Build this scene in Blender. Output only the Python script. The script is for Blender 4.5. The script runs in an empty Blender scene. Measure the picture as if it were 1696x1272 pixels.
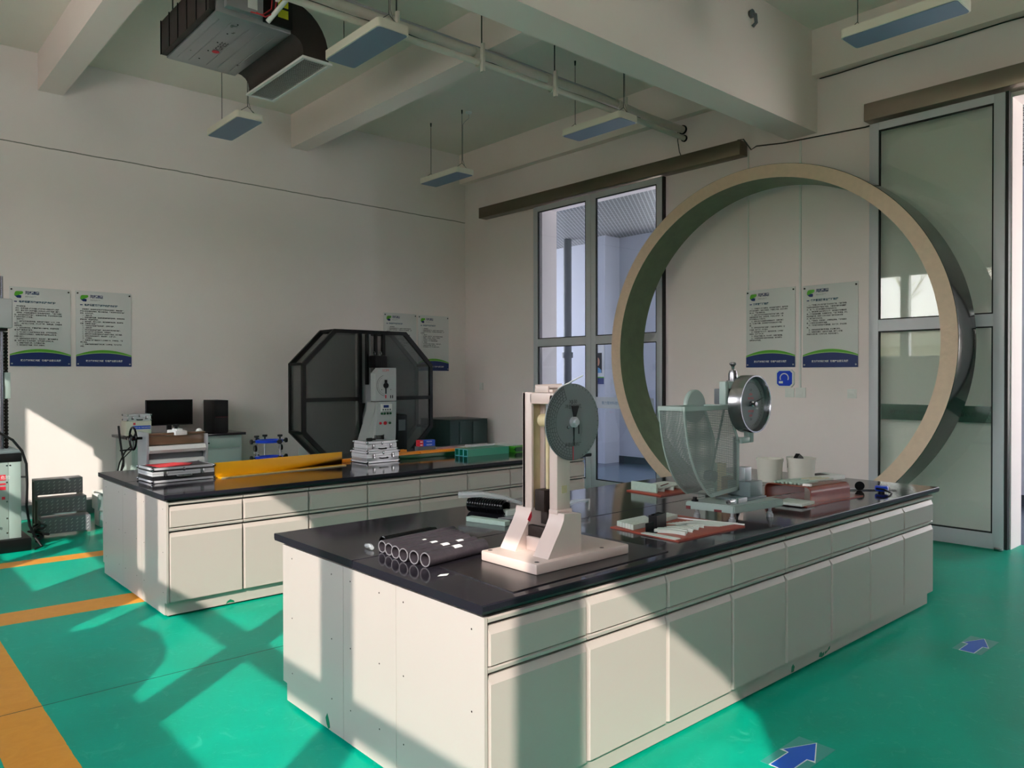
import bpy, bmesh, math, random
from mathutils import Vector, Matrix
random.seed(7)
SC = bpy.context.scene
COL = SC.collection
PI = math.pi

# ------------------------------------------------------------------ camera
H_CAM = 1.55
cam_d = bpy.data.cameras.new('camera'); cam = bpy.data.objects.new('camera', cam_d); COL.objects.link(cam)
yaw, pit, rol = 7.28830414e-01, -9.14365e-03, -1.69278e-03
fw = Vector((math.sin(yaw)*math.cos(pit), math.cos(yaw)*math.cos(pit), math.sin(pit)))
rt = Vector((math.cos(yaw), -math.sin(yaw), 0)); up = rt.cross(fw)
r2 = math.cos(rol)*rt + math.sin(rol)*up; u2 = -math.sin(rol)*rt + math.cos(rol)*up
mw = Matrix((r2, u2, -fw)).transposed().to_4x4(); mw.translation = Vector((0, 0, H_CAM))
cam.matrix_world = mw
cam_d.sensor_width = 36; cam_d.lens = 1264.52/1696*36; cam_d.clip_start = .05; cam_d.clip_end = 200
SC.camera = cam

# ------------------------------------------------------------------ sky, sun, exposure
SC.view_settings.view_transform = 'Standard'; SC.view_settings.look = 'None'
SC.view_settings.exposure = 0.1; SC.view_settings.gamma = 1.0; SC.view_settings.use_curve_mapping = False
w = bpy.data.worlds.new('sky'); SC.world = w; w.use_nodes = True
nt = w.node_tree; bg = nt.nodes['Background']
# even bright sky: pale at the horizon, bluer overhead
tcw = nt.nodes.new('ShaderNodeTexCoord'); spw = nt.nodes.new('ShaderNodeSeparateXYZ'); nt.links.new(tcw.outputs['Generated'], spw.inputs[0])
rw = nt.nodes.new('ShaderNodeValToRGB'); rw.color_ramp.elements[0].color = (1.0, .93, .86, 1); rw.color_ramp.elements[1].color = (.72, .80, 1.0, 1); rw.color_ramp.elements[1].position = .7
nt.links.new(spw.outputs[2], rw.inputs[0]); nt.links.new(rw.outputs[0], bg.inputs[0]); bg.inputs[1].default_value = 10.5
SUN_DIR = Vector((1, .81, -.74)).normalized()
sd = bpy.data.lights.new('sun', 'SUN'); sd.energy = 5.9; sd.angle = math.radians(.45); sd.color = (1, .92, .82)
so = bpy.data.objects.new('sun', sd); COL.objects.link(so); so.rotation_euler = SUN_DIR.to_track_quat('-Z', 'Y').to_euler(); so.location = (-8, -6, 9)

# ------------------------------------------------------------------ materials
def lin(c): return c/12.92 if c <= .04045 else ((c+.055)/1.055)**2.4
def rgb(r, g, b): return (lin(r/255), lin(g/255), lin(b/255), 1)
MT = {}
def mat(name, col, rough=.5, metal=0., var=0., vscale=6., bump=0., bscale=60., rvar=0., coat=0., spec=.5, emit=None, trans=0.):
    if name in MT: return MT[name]
    m = bpy.data.materials.new(name); m.use_nodes = True; n = m.node_tree.nodes; l = m.node_tree.links
    b = n['Principled BSDF']; b.inputs['Base Color'].default_value = col; b.inputs['Roughness'].default_value = rough
    b.inputs['Metallic'].default_value = metal; b.inputs['Specular IOR Level'].default_value = spec
    if coat: b.inputs['Coat Weight'].default_value = coat; b.inputs['Coat Roughness'].default_value = .08
    tc = n.new('ShaderNodeTexCoord')
    if var or rvar:
        t = n.new('ShaderNodeTexNoise'); t.inputs['Scale'].default_value = vscale; t.inputs['Detail'].default_value = 5
        l.new(tc.outputs['Object'], t.inputs['Vector'])
        if var:
            mx = n.new('ShaderNodeMix'); mx.data_type = 'RGBA'; mx.blend_type = 'MIX'
            mx.inputs[6].default_value = tuple(c*(1-var) for c in col[:3])+(1,); mx.inputs[7].default_value = tuple(min(1, c*(1+var)) for c in col[:3])+(1,)
            l.new(t.outputs[0], mx.inputs[0]); l.new(mx.outputs[2], b.inputs['Base Color'])
        if rvar:
            mr = n.new('ShaderNodeMapRange'); mr.inputs[3].default_value = max(.02, rough-rvar); mr.inputs[4].default_value = rough+rvar
            l.new(t.outputs[0], mr.inputs[0]); l.new(mr.outputs[0], b.inputs['Roughness'])
    if bump:
        t2 = n.new('ShaderNodeTexNoise'); t2.inputs['Scale'].default_value = bscale; t2.inputs['Detail'].default_value = 4
        bp = n.new('ShaderNodeBump'); bp.inputs['Strength'].default_value = bump; bp.inputs['Distance'].default_value = .01
        l.new(tc.outputs['Object'], t2.inputs['Vector']); l.new(t2.outputs[0], bp.inputs['Height']); l.new(bp.outputs[0], b.inputs['Normal'])
    MT[name] = m; return m

def glassy(name, tint, refl=1.0, rough=0.02, mixw=None):
    m = bpy.data.materials.new(name); m.use_nodes = True; n = m.node_tree.nodes; l = m.node_tree.links
    n.remove(n['Principled BSDF']); out = n['Material Output']
    tr = n.new('ShaderNodeBsdfTransparent'); tr.inputs[0].default_value = tint
    gl = n.new('ShaderNodeBsdfGlossy'); gl.inputs['Roughness'].default_value = rough; gl.inputs[0].default_value = (refl, refl, refl, 1)
    lw = n.new('ShaderNodeLayerWeight'); lw.inputs[0].default_value = .5
    pw = n.new('ShaderNodeMath'); pw.operation = 'POWER'; pw.inputs[1].default_value = 4.5; l.new(lw.outputs['Facing'], pw.inputs[0])
    fr = n.new('ShaderNodeMath'); fr.operation = 'MULTIPLY_ADD'; fr.inputs[1].default_value = .9; fr.inputs[2].default_value = .045; l.new(pw.outputs[0], fr.inputs[0])
    mx = n.new('ShaderNodeMixShader'); l.new(fr.outputs[0], mx.inputs[0]); l.new(tr.outputs[0], mx.inputs[1]); l.new(gl.outputs[0], mx.inputs[2]); l.new(mx.outputs[0], out.inputs[0])
    MT[name] = m; return m

def screen_mat(name, col, pitch, duty, rough=.5, metal=0.):
    """punched sheet: square holes laid out in the sheet's own UV (metres)"""
    m = bpy.data.materials.new(name); m.use_nodes = True; n = m.node_tree.nodes; l = m.node_tree.links
    b = n['Principled BSDF']; b.inputs['Base Color'].default_value = col; b.inputs['Roughness'].default_value = rough; b.inputs['Metallic'].default_value = metal
    uv = n.new('ShaderNodeUVMap'); sp = n.new('ShaderNodeSeparateXYZ'); l.new(uv.outputs[0], sp.inputs[0]); ps = []
    for i in (0, 1):
        d = n.new('ShaderNodeMath'); d.operation = 'DIVIDE'; d.inputs[1].default_value = pitch; l.new(sp.outputs[i], d.inputs[0])
        f = n.new('ShaderNodeMath'); f.operation = 'FRACT'; l.new(d.outputs[0], f.inputs[0])
        g = n.new('ShaderNodeMath'); g.operation = 'LESS_THAN'; g.inputs[1].default_value = duty; l.new(f.outputs[0], g.inputs[0]); ps.append(g)
    a = n.new('ShaderNodeMath'); a.operation = 'MULTIPLY'; l.new(ps[0].outputs[0], a.inputs[0]); l.new(ps[1].outputs[0], a.inputs[1])
    tr = n.new('ShaderNodeBsdfTransparent'); mx = n.new('ShaderNodeMixShader')
    l.new(a.outputs[0], mx.inputs[0]); l.new(b.outputs[0], mx.inputs[1]); l.new(tr.outputs[0], mx.inputs[2]); l.new(mx.outputs[0], n['Material Output'].inputs[0])
    MT[name] = m; return m

def mixtrans(name, col, opac, rough=.6):
    m = bpy.data.materials.new(name); m.use_nodes = True; n = m.node_tree.nodes; l = m.node_tree.links
    b = n['Principled BSDF']; b.inputs['Base Color'].default_value = col; b.inputs['Roughness'].default_value = rough
    tr = n.new('ShaderNodeBsdfTransparent'); mx = n.new('ShaderNodeMixShader'); mx.inputs[0].default_value = opac
    l.new(tr.outputs[0], mx.inputs[1]); l.new(b.outputs[0], mx.inputs[2]); l.new(mx.outputs[0], n['Material Output'].inputs[0])
    MT[name] = m; return m

def node_helpers(m):
    n = m.node_tree.nodes; l = m.node_tree.links
    def math_(op, a, b=None, c=None):
        k = n.new('ShaderNodeMath'); k.operation = op
        for i, v in enumerate((a, b, c)):
            if v is None: continue
            if isinstance(v, (int, float)): k.inputs[i].default_value = v
            else: l.new(v, k.inputs[i])
        return k.outputs[0]
    def mixc(f, a, b):
        k = n.new('ShaderNodeMix'); k.data_type = 'RGBA'
        for i, v in ((0, f), (6, a), (7, b)):
            if isinstance(v, (int, float, tuple)): k.inputs[i].default_value = v
            else: l.new(v, k.inputs[i])
        return k.outputs[2]
    return n, l, math_, mixc

def floor_material():
    m = mat('green_epoxy', rgb(30, 158, 122), .3, spec=.1); n, l, ma, mixc = node_helpers(m); b = n['Principled BSDF']
    tc = n.new('ShaderNodeTexCoord'); sp = n.new('ShaderNodeSeparateXYZ'); l.new(tc.outputs['Object'], sp.inputs[0]); x, y = sp.outputs[0], sp.outputs[1]
    no = n.new('ShaderNodeTexNoise'); no.inputs['Scale'].default_value = 1.7; no.inputs['Detail'].default_value = 7; no.inputs['Distortion'].default_value = .6; l.new(tc.outputs['Object'], no.inputs['Vector'])
    n2 = n.new('ShaderNodeTexNoise'); n2.inputs['Scale'].default_value = 9; n2.inputs['Detail'].default_value = 9; n2.inputs['Roughness'].default_value = .7; n2.inputs['Distortion'].default_value = 1.5; l.new(tc.outputs['Object'], n2.inputs['Vector'])
    g = mixc(no.outputs[0], rgb(0, 142, 112), rgb(4, 188, 156))
    sc = n.new('ShaderNodeMapRange'); sc.inputs[1].default_value = .56; sc.inputs[2].default_value = .74; sc.inputs[4].default_value = .42; l.new(n2.outputs[0], sc.inputs[0])
    g = mixc(sc.outputs[0], g, rgb(90, 200, 172))
    yel = mixc(n2.outputs[0], rgb(214, 140, 48), rgb(238, 168, 70))
    def band(v, lo, hi): return ma('MULTIPLY', ma('GREATER_THAN', v, lo), ma('LESS_THAN', v, hi))
    wob = ma('MULTIPLY', ma('SUBTRACT', n2.outputs[0], .5), .012)
    yy = ma('ADD', y, ma('ADD', wob, ma('MULTIPLY', x, .055))); xx = ma('ADD', x, wob)
    a1 = ma('MULTIPLY', band(yy, 5.715, 6.01), ma('LESS_THAN', x, 5.7))
    a2 = ma('MULTIPLY', band(yy, 7.43, 7.65), ma('LESS_THAN', x, 5.7))
    a3 = ma('MULTIPLY', band(xx, .505, .735), ma('LESS_THAN', y, 5.6))
    f = ma('MINIMUM', ma('ADD', a1, ma('ADD', a2, a3)), 1.0)
    c = mixc(f, g, yel)
    jy = ma('ADD', y, ma('MULTIPLY', wob, .3)); j = ma('MULTIPLY', band(jy, 4.157, 4.164), 1.0)
    jx = ma('ADD', x, ma('MULTIPLY', wob, 3.0)); j2 = band(jx, 30.0, 30.003)
    c = mixc(ma('MINIMUM', ma('ADD', j, j2), 1.0), c, rgb(10, 50, 38)); l.new(c, b.inputs['Base Color'])
    mr = n.new('ShaderNodeMapRange'); mr.inputs[3].default_value = .2; mr.inputs[4].default_value = .5; l.new(no.outputs[0], mr.inputs[0]); l.new(mr.outputs[0], b.inputs['Roughness'])
    bp = n.new('ShaderNodeBump'); bp.inputs['Strength'].default_value = .12; bp.inputs['Distance'].default_value = .006; l.new(n2.outputs[0], bp.inputs['Height']); l.new(bp.outputs[0], b.inputs['Normal'])
    return m

def plaster(name, col, crack=None, patch=0.06):
    m = mat(name, col, .85, bump=.12, bscale=14); n, l, ma, mixc = node_helpers(m); b = n['Principled BSDF']
    tc = n.new('ShaderNodeTexCoord'); no = n.new('ShaderNodeTexNoise'); no.inputs['Scale'].default_value = .9; no.inputs['Detail'].default_value = 6; no.inputs['Roughness'].default_value = .6
    l.new(tc.outputs['Object'], no.inputs['Vector'])
    c = mixc(no.outputs[0], tuple(v*(1-patch) for v in col[:3])+(1,), tuple(min(1, v*(1+patch)) for v in col[:3])+(1,))
    if crack:
        sp = n.new('ShaderNodeSeparateXYZ'); l.new(tc.outputs['Object'], sp.inputs[0])
        n3 = n.new('ShaderNodeTexNoise'); n3.inputs['Scale'].default_value = 6; n3.inputs['Detail'].default_value = 8; l.new(tc.outputs['Object'], n3.inputs['Vector'])
        z0, slope, wd = crack
        v = ma('ADD', ma('SUBTRACT', sp.outputs[2], z0), ma('ADD', ma('MULTIPLY', sp.outputs[0], slope), ma('MULTIPLY', ma('SUBTRACT', n3.outputs[0], .5), .022)))
        f = ma('LESS_THAN', ma('ABSOLUTE', v), wd)
        c = mixc(f, c, rgb(140, 138, 128))
    l.new(c, b.inputs['Base Color']); return m

def mesh_ceiling():
    m = mat('expanded_metal_panel', rgb(150, 150, 150), .5, .3); n, l, ma, mixc = node_helpers(m); b = n['Principled BSDF']
    tc = n.new('ShaderNodeTexCoord'); br = n.new('ShaderNodeTexVoronoi'); mp = n.new('ShaderNodeMapping'); mp.inputs['Scale'].default_value = (13, 20, 1); mp.inputs['Rotation'].default_value = (0, 0, .785)
    l.new(tc.outputs['Object'], mp.inputs[0]); sp = n.new('ShaderNodeSeparateXYZ'); l.new(mp.outputs[0], sp.inputs[0])
    fx, fy = ma('FRACT', sp.outputs[0]), ma('FRACT', sp.outputs[1])
    h = ma('MULTIPLY', ma('GREATER_THAN', fx, .28), ma('GREATER_THAN', fy, .35))
    n.remove(br)
    c = mixc(h, rgb(172, 172, 172), rgb(62, 64, 68)); l.new(c, b.inputs['Base Color']); return m

M = {}
M['floor'] = floor_material()
M['wall_back'] = plaster('plaster_back', rgb(243, 233, 229), (4.165, .0087, .0065))
M['wall'] = plaster('plaster_white', rgb(245, 232, 230))
M['ceil'] = plaster('plaster_ceiling', rgb(236, 228, 216))
M['beam'] = plaster('plaster_beam', rgb(244, 229, 222), None, .04)
M['white_frame'] = mat('white_window_frame', rgb(235, 236, 236), .4)
M['alu'] = mat('door_aluminium', rgb(206, 206, 212), .42, .1, var=.05, vscale=3)
M['dark_gasket'] = mat('black_gasket', rgb(22, 22, 24), .6)
M['steel_trim'] = mat('brushed_steel_cover', rgb(150, 138, 124), .34, .75, var=.2, vscale=2.5, rvar=.08)
M['bronze_trim'] = mat('bronze_steel_cover', rgb(112, 104, 88), .38, .7, var=.15, vscale=2.5)
M['clear'] = glassy('clear_pane', (.86, .91, .97, 1)); M['green_glass'] = glassy('green_tinted_pane', (.90, .95, .925, 1)); M['winglass'] = glassy('window_pane', (.97, .98, .98, 1))
M['paint'] = mat('ivory_cabinet_paint', rgb(190, 177, 170), .38, var=.02, vscale=2)
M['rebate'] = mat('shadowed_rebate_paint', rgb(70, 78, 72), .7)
M['recess'] = mat('cabinet_recess', rgb(150, 158, 146), .6)
M['granite'] = mat('black_granite', rgb(40, 37, 44), .09, var=.6, vscale=240, rvar=.04, spec=.38)
M['granite_edge'] = mat('honed_granite_edge', rgb(34, 31, 40), .4, var=.5, vscale=200, spec=.2)
M['pipe_face'] = mat('pipe_cut_face', rgb(224, 196, 172), .6, var=.1, vscale=18, bump=.25, bscale=35)
M['pipe_out'] = mat('pipe_black_skin', rgb(22, 26, 24), .1, bump=.05, bscale=7, rvar=.03, vscale=9)
M['pipe_in'] = mat('pipe_inner_skin', rgb(92, 112, 82), .42, var=.3, vscale=8)
M['blk'] = mat('black_plastic', rgb(16, 16, 18), .45, spec=.3); M['blk_gloss'] = mat('black_gloss', rgb(8, 8, 10), .15, spec=.25)
M['blk_metal'] = mat('black_powder_coat', rgb(14, 15, 16), .45, spec=.3)
M['hdpe'] = mat('black_polyethylene', rgb(62, 56, 62), .36, bump=.2, bscale=60, var=.4, vscale=30)
M['hdpe_end'] = mat('scuffed_cut_end', rgb(120, 116, 120), .5, var=.3, vscale=60)
M['white'] = mat('white_plastic', rgb(232, 232, 228), .4); M['paper'] = mat('paper', rgb(236, 236, 232), .8)
M['cream'] = mat('cream_casting_paint', rgb(212, 190, 180), .35, var=.05, vscale=12, bump=.06, bscale=25)
M['raw'] = mat('raw_yellowed_casting', rgb(206, 188, 146), .6, var=.25, vscale=14, bump=.5, bscale=18)
M['dial'] = mat('grey_dial_plate', rgb(112, 116, 118), .4, .1, var=.04)
M['ink'] = mat('black_ink', rgb(24, 26, 28), .6); M['red'] = mat('red_paint', rgb(214, 26, 48), .5)
M['navy'] = mat('navy_print', rgb(14, 44, 110), .4); M['teal_ink'] = mat('teal_ink', rgb(26, 88, 118), .6); M['grey_ink'] = mat('grey_ink', rgb(72, 84, 88), .7)
M['leaf'] = mat('leaf_green_print', rgb(92, 176, 44), .4); M['leaf_d'] = mat('green_floor_paint', rgb(6, 120, 84), .5); M['leaf_l'] = mat('pale_leaf_print', rgb(158, 206, 120), .4)
M['acrylic'] = mat('poster_acrylic', rgb(222, 222, 220), .3, spec=.2)
M['steel'] = mat('polished_steel', rgb(150, 150, 156), .22, 1.); M['steel_b'] = mat('satin_steel', rgb(186, 188, 192), .35, .55)
M['iron'] = mat('rusty_iron', rgb(58, 48, 44), .55, .6, var=.4, vscale=30, bump=.2)
M['mint'] = mat('mint_machine_paint', rgb(156, 172, 166), .36, var=.03); M['mint_d'] = mat('grey_green_paint', rgb(112, 126, 128), .4)
M['screen'] = screen_mat('punched_sheet', rgb(124, 134, 130), .0085, .54)
M['chip'] = mat('chipped_primer', rgb(98, 30, 36), .7)
M['mirror'] = mat('chrome', rgb(168, 168, 172), .2, 1.)
M['board'] = mat('red_brown_board', rgb(160, 66, 46), .4, var=.12, vscale=25); M['board_g'] = mat('glossy_brown_board', rgb(138, 62, 44), .22, var=.12, vscale=25)
M['spec'] = mat('pale_specimen', rgb(204, 212, 202), .6, var=.1, vscale=40); M['spec_g'] = mat('pale_green_specimen', rgb(168, 190, 176), .5, var=.12, vscale=50)
M['bucket'] = mat('white_bucket', rgb(216, 214, 202), .45, var=.05)
M['case'] = mat('silver_case_panel', rgb(186, 188, 192), .32, .7, var=.05, vscale=30); M['case_edge'] = mat('bright_case_edge', rgb(214, 214, 218), .3, .25); M['case_b'] = mat('black_case_panel', rgb(26, 26, 30), .35)
M['yellow'] = mat('yellow_profile', rgb(244, 176, 10), .42, var=.05); M['orange'] = mat('orange_profile', rgb(250, 150, 16), .42, var=.05)
M['teal'] = mat('teal_profile', rgb(16, 142, 112), .35, var=.06); M['teal_e'] = mat('cut_teal_end', rgb(96, 190, 200), .5)
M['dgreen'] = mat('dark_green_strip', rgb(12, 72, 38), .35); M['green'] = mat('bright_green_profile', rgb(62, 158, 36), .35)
M['blue'] = mat('blue_anodised', rgb(12, 66, 206), .3, .2); M['redbox'] = mat('red_box', rgb(214, 40, 60), .5); M['bluebox'] = mat('blue_box', rgb(20, 78, 200), .45)
M['cabinet_g'] = mat('dark_green_cabinet', rgb(40, 62, 60), .4); M['gray'] = mat('grey_enclosure', rgb(186, 188, 188), .4); M['gray_d'] = mat('dark_grey_plastic', rgb(96, 100, 104), .5)
M['brown'] = mat('brown_film', rgb(122, 96, 74), .3, var=.25, vscale=10)
M['led_cover'] = mat('lamp_diffuser', rgb(124, 140, 164), .5); M['lamp_body'] = mat('lamp_frame', rgb(236, 230, 214), .5)
M['galv'] = mat('galvanised_sheet', rgb(172, 174, 178), .3, .75, var=.1, vscale=5, rvar=.08)
M['ins'] = mat('black_insulation', rgb(44, 34, 32), .6, var=.4, vscale=7, bump=.3, bscale=9)
M['label_y'] = mat('yellow_label', rgb(232, 220, 40), .5)
M['pipe_w'] = mat('white_pipe', rgb(222, 216, 204), .35, var=.08, vscale=12)
M['wire'] = mat('dark_wire', rgb(46, 50, 46), .5); M['rope'] = mat('grey_cable', rgb(150, 150, 144), .5)
M['mesh_dark'] = mixtrans('dark_wire_mesh', rgb(92, 94, 92), .5, .5)
M['plate'] = mat('checker_plate', rgb(138, 138, 146), .4, .2, var=.1, vscale=20); M['plate_e'] = mat('plate_edge', rgb(150, 144, 136), .45, .5)
M['sky_print'] = mat('arrow_blue', rgb(20, 96, 206), .35); M['film'] = mat('arrow_film', rgb(64, 160, 146), .3)
M['ceil_mesh'] = mesh_ceiling()
M['tile_dark'] = mat('corridor_floor_tile', rgb(84, 96, 112), .22); M['corr_wall'] = mat('corridor_wall_paint', rgb(200, 202, 212), .8, var=.03)
M['base_dark'] = mat('dark_baseboard', rgb(44, 52, 60), .4)
M['plastic_film'] = mixtrans('clear_plastic_film', rgb(220, 225, 228), .35, .12)
M['skin'] = mat('printed_skin', rgb(204, 142, 112), .6); M['mid_blue'] = mat('printed_shirt', rgb(92, 150, 196), .6)
M['bark'] = mat('bark', rgb(150, 128, 84), .9, var=.3, vscale=5); M['soil'] = mat('dry_hillside', rgb(128, 120, 88), 1., var=.35, vscale=.5)
M['granite_mat'] = mat('black_rubber_mat', rgb(36, 32, 34), .26, var=.15, vscale=60)
M['velvet_red'] = mat('red_cloth', rgb(196, 50, 56), .7); M['wood'] = mat('tan_rail', rgb(132, 104, 82), .35, .4)

# ------------------------------------------------------------------ mesh helpers
class MB:
    def __init__(s): s.bm = bmesh.new(); s.uv = None
    def box(s, x0, x1, y0, y1, z0, z1, bev=0, seg=2):
        vs = [s.bm.verts.new(p) for p in ((x0,y0,z0),(x1,y0,z0),(x1,y1,z0),(x0,y1,z0),(x0,y0,z1),(x1,y0,z1),(x1,y1,z1),(x0,y1,z1))]
        fs = [s.bm.faces.new([vs[i] for i in f]) for f in ((0,3,2,1),(4,5,6,7),(0,1,5,4),(1,2,6,5),(2,3,7,6),(3,0,4,7))]
        if bev:
            es = list({e for f in fs for e in f.edges}); bmesh.ops.bevel(s.bm, geom=es, offset=bev, segments=seg, affect='EDGES', profile=.5)
        return s
    def rbox(s, x0, x1, y0, y1, z0, z1, r, seg=5):
        """box with rounded vertical edges"""
        P = []
        for cx, cy, a0 in ((x1-r, y1-r, 0), (x0+r, y1-r, PI/2), (x0+r, y0+r, PI), (x1-r, y0+r, 1.5*PI)):
            for k in range(seg+1): a = a0+PI/2*k/seg; P.append((cx+r*math.cos(a), cy+r*math.sin(a)))
        return s.prism(P, 'z', z0, z1)
    def prism(s, poly, axis, a0, a1):
        def P(p, a):
            return {'x': (a, p[0], p[1]), 'y': (p[0], a, p[1]), 'z': (p[0], p[1], a)}[axis]
        A = [s.bm.verts.new(P(p, a0)) for p in poly]; B = [s.bm.verts.new(P(p, a1)) for p in poly]; n = len(poly)
        s.bm.faces.new(A); s.bm.faces.new(B[::-1])
        for i in range(n): s.bm.faces.new((A[i], B[i], B[(i+1) % n], A[(i+1) % n]))
        return s
    def cyl(s, p0, p1, r, r2=None, seg=20, cap=True):
        return s.tube([p0, p1], r, seg, r2, cap)
    def tube(s, pts, r, seg=8, rend=None, cap=True):
        pts = [Vector(p) for p in pts]; n = len(pts); rings = []; prev = None
        for i, p in enumerate(pts):
            t = (pts[min(i+1, n-1)]-pts[max(i-1, 0)]).normalized()
            if prev is None:
                a = Vector((0, 0, 1)) if abs(t.z) < .9 else Vector((1, 0, 0)); u = t.cross(a).normalized()
            else:
                u = (prev-t*prev.dot(t)).normalized()
            prev = u; v = t.cross(u); rr = r if rend is None else r+(rend-r)*i/(n-1)
            rings.append([s.bm.verts.new(p+rr*(math.cos(2*PI*k/seg)*u+math.sin(2*PI*k/seg)*v)) for k in range(seg)])
        for a, b in zip(rings, rings[1:]):
            for k in range(seg): s.bm.faces.new((a[k], a[(k+1) % seg], b[(k+1) % seg], b[k]))
        if cap: s.bm.faces.new(rings[0][::-1]); s.bm.faces.new(rings[-1])
        return s
    def lathe(s, c, axis, prof, seg=32):
        """prof: (radius, distance along axis); open ends at radius 0 are closed"""
        c = Vector(c); ax = Vector({'x': (1,0,0), 'y': (0,1,0), 'z': (0,0,1)}[axis] if isinstance(axis, str) else axis).normalized()
        a = Vector((0, 0, 1)) if abs(ax.z) < .9 else Vector((1, 0, 0)); u = ax.cross(a).normalized(); v = ax.cross(u); rings = []
        for r, d in prof:
            if r < 1e-6: rings.append([s.bm.verts.new(c+ax*d)])
            else: rings.append([s.bm.verts.new(c+ax*d+r*(math.cos(2*PI*k/seg)*u+math.sin(2*PI*k/seg)*v)) for k in range(seg)])
        for a_, b_ in zip(rings, rings[1:]):
            for k in range(seg):
                k2 = (k+1) % seg
                f = [a_[0]] if len(a_) == 1 else [a_[k], a_[k2]]
                g = [b_[0]] if len(b_) == 1 else [b_[k2], b_[k]]
                if len(f)+len(g) > 2: s.bm.faces.new(f+g)
        return s
    def ring(s, c, axis, ro, ri, d0, d1, seg=48):
        return s.lathe(c, axis, [(ri, d0), (ro, d0), (ro, d1), (ri, d1), (ri, d0)], seg)
    def face(s, pts, uvs=None):
        f = s.bm.faces.new([s.bm.verts.new(p) for p in pts])
        if uvs:
            lay = s.bm.loops.layers.uv.verify()
            for lp, q in zip(f.loops, uvs): lp[lay].uv = q
        return s
    def sphere(s, c, r, sc=(1, 1, 1), seg=16):
        bmesh.ops.create_uvsphere(s.bm, u_segments=seg, v_segments=seg//2+2, radius=r, matrix=Matrix.Translation(c) @ Matrix.Diagonal((*sc, 1))); return s
    def xf(s, mtx): bmesh.ops.transform(s.bm, matrix=mtx, verts=s.bm.verts); return s
    def add(s, me, mtx=Matrix()):
        b2 = bmesh.new(); b2.from_mesh(me); b2.transform(mtx); t = bpy.data.meshes.new('t'); b2.to_mesh(t); b2.free(); s.bm.from_mesh(t); bpy.data.meshes.remove(t); return s

def obj(name, mb, m, parent=None, world=True, smooth=30, mats=None):
    """link mb as ONE mesh object; geometry given in world coordinates unless world=False"""
    if not (mats and len(mats) > 1 and False): bmesh.ops.remove_doubles(mb.bm, verts=mb.bm.verts, dist=1e-6)
    bmesh.ops.recalc_face_normals(mb.bm, faces=mb.bm.faces)
    me = bpy.data.meshes.new(name); mb.bm.to_mesh(me); mb.bm.free()
    if parent and world:
        mtx = Matrix(); p = parent
        while p: mtx = p.matrix_basis @ mtx; p = p.parent
        me.transform(mtx.inverted())
    for mm in (mats or [m]): me.materials.append(mm)
    if smooth:
        for p in me.polygons: p.use_smooth = True
        me.set_sharp_from_angle(angle=math.radians(smooth))
    o = bpy.data.objects.new(name, me); COL.objects.link(o)
    if parent: o.parent = parent
    return o

def tag(o, label, cat, group=None):
    o['label'] = label; o['category'] = cat
    if group: o['group'] = group
    return o
def thing(name, label, cat, loc=(0, 0, 0), rz=0, group=None):
    o = bpy.data.objects.new(name, None); COL.objects.link(o); o.empty_display_size = .1
    o.location = loc; o.rotation_euler = (0, 0, rz)
    o.matrix_basis = Matrix.Translation(loc) @ Matrix.Rotation(rz, 4, 'Z')
    return tag(o, label, cat, group)
def struct(name, mb, m, parent=None, smooth=30):
    o = obj(name, mb, m, parent, smooth=smooth)
    if not parent: o['kind'] = 'structure'
    return o
def sthing(name, loc=(0, 0, 0)):
    o = bpy.data.objects.new(name, None); COL.objects.link(o); o.location = loc; o['kind'] = 'structure'; return o
def dup(o, loc=None, rz=None, label=None, group=None, parent=None, mtx=None):
    c = o.copy(); COL.objects.link(c)
    if parent: c.parent = parent
    if loc is not None: c.location = loc
    if rz is not None: c.rotation_euler = (0, 0, rz)
    if label: c['label'] = label
    if group: c['group'] = group
    for ch in list(o.children): dup(ch, parent=c)
    return c
ORD = ['first', 'second', 'third', 'fourth', 'fifth', 'sixth', 'seventh', 'eighth', 'ninth', 'tenth', 'eleventh', 'twelfth']

def text_mesh(body, size, align='LEFT', spacing=1.0, line=1.0, res=2, extrude=0.0, bold=0.):
    cu = bpy.data.curves.new('txt', 'FONT'); cu.body = body; cu.size = size; cu.align_x = align; cu.space_character = spacing; cu.space_line = line
    cu.resolution_u = res; cu.extrude = extrude; cu.offset = bold
    o = bpy.data.objects.new('txt', cu); COL.objects.link(o)
    dg = bpy.context.evaluated_depsgraph_get(); me = bpy.data.meshes.new_from_object(o.evaluated_get(dg)); me = me.copy()
    bpy.data.objects.remove(o); bpy.data.curves.remove(cu); return me
def frame_xz(x, y, z, flip=False):   # text lying in XZ, facing -Y
    m = Matrix.Translation((x, y, z)) @ Matrix.Rotation(PI/2, 4, 'X')
    return m
def frame_yz(x, y, z):               # text on a wall at x facing -X, reading towards -Y
    return Matrix.Translation((x, y, z)) @ Matrix.Rotation(-PI/2, 4, 'Z') @ Matrix.Rotation(PI/2, 4, 'X')
def put_text(name, body, size, mtx, m, parent, align='LEFT', spacing=1., line=1., res=2):
    mb = MB().add(text_mesh(body, size, align, spacing, line, res), mtx)
    return obj(name, mb, m, parent, smooth=0)

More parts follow.
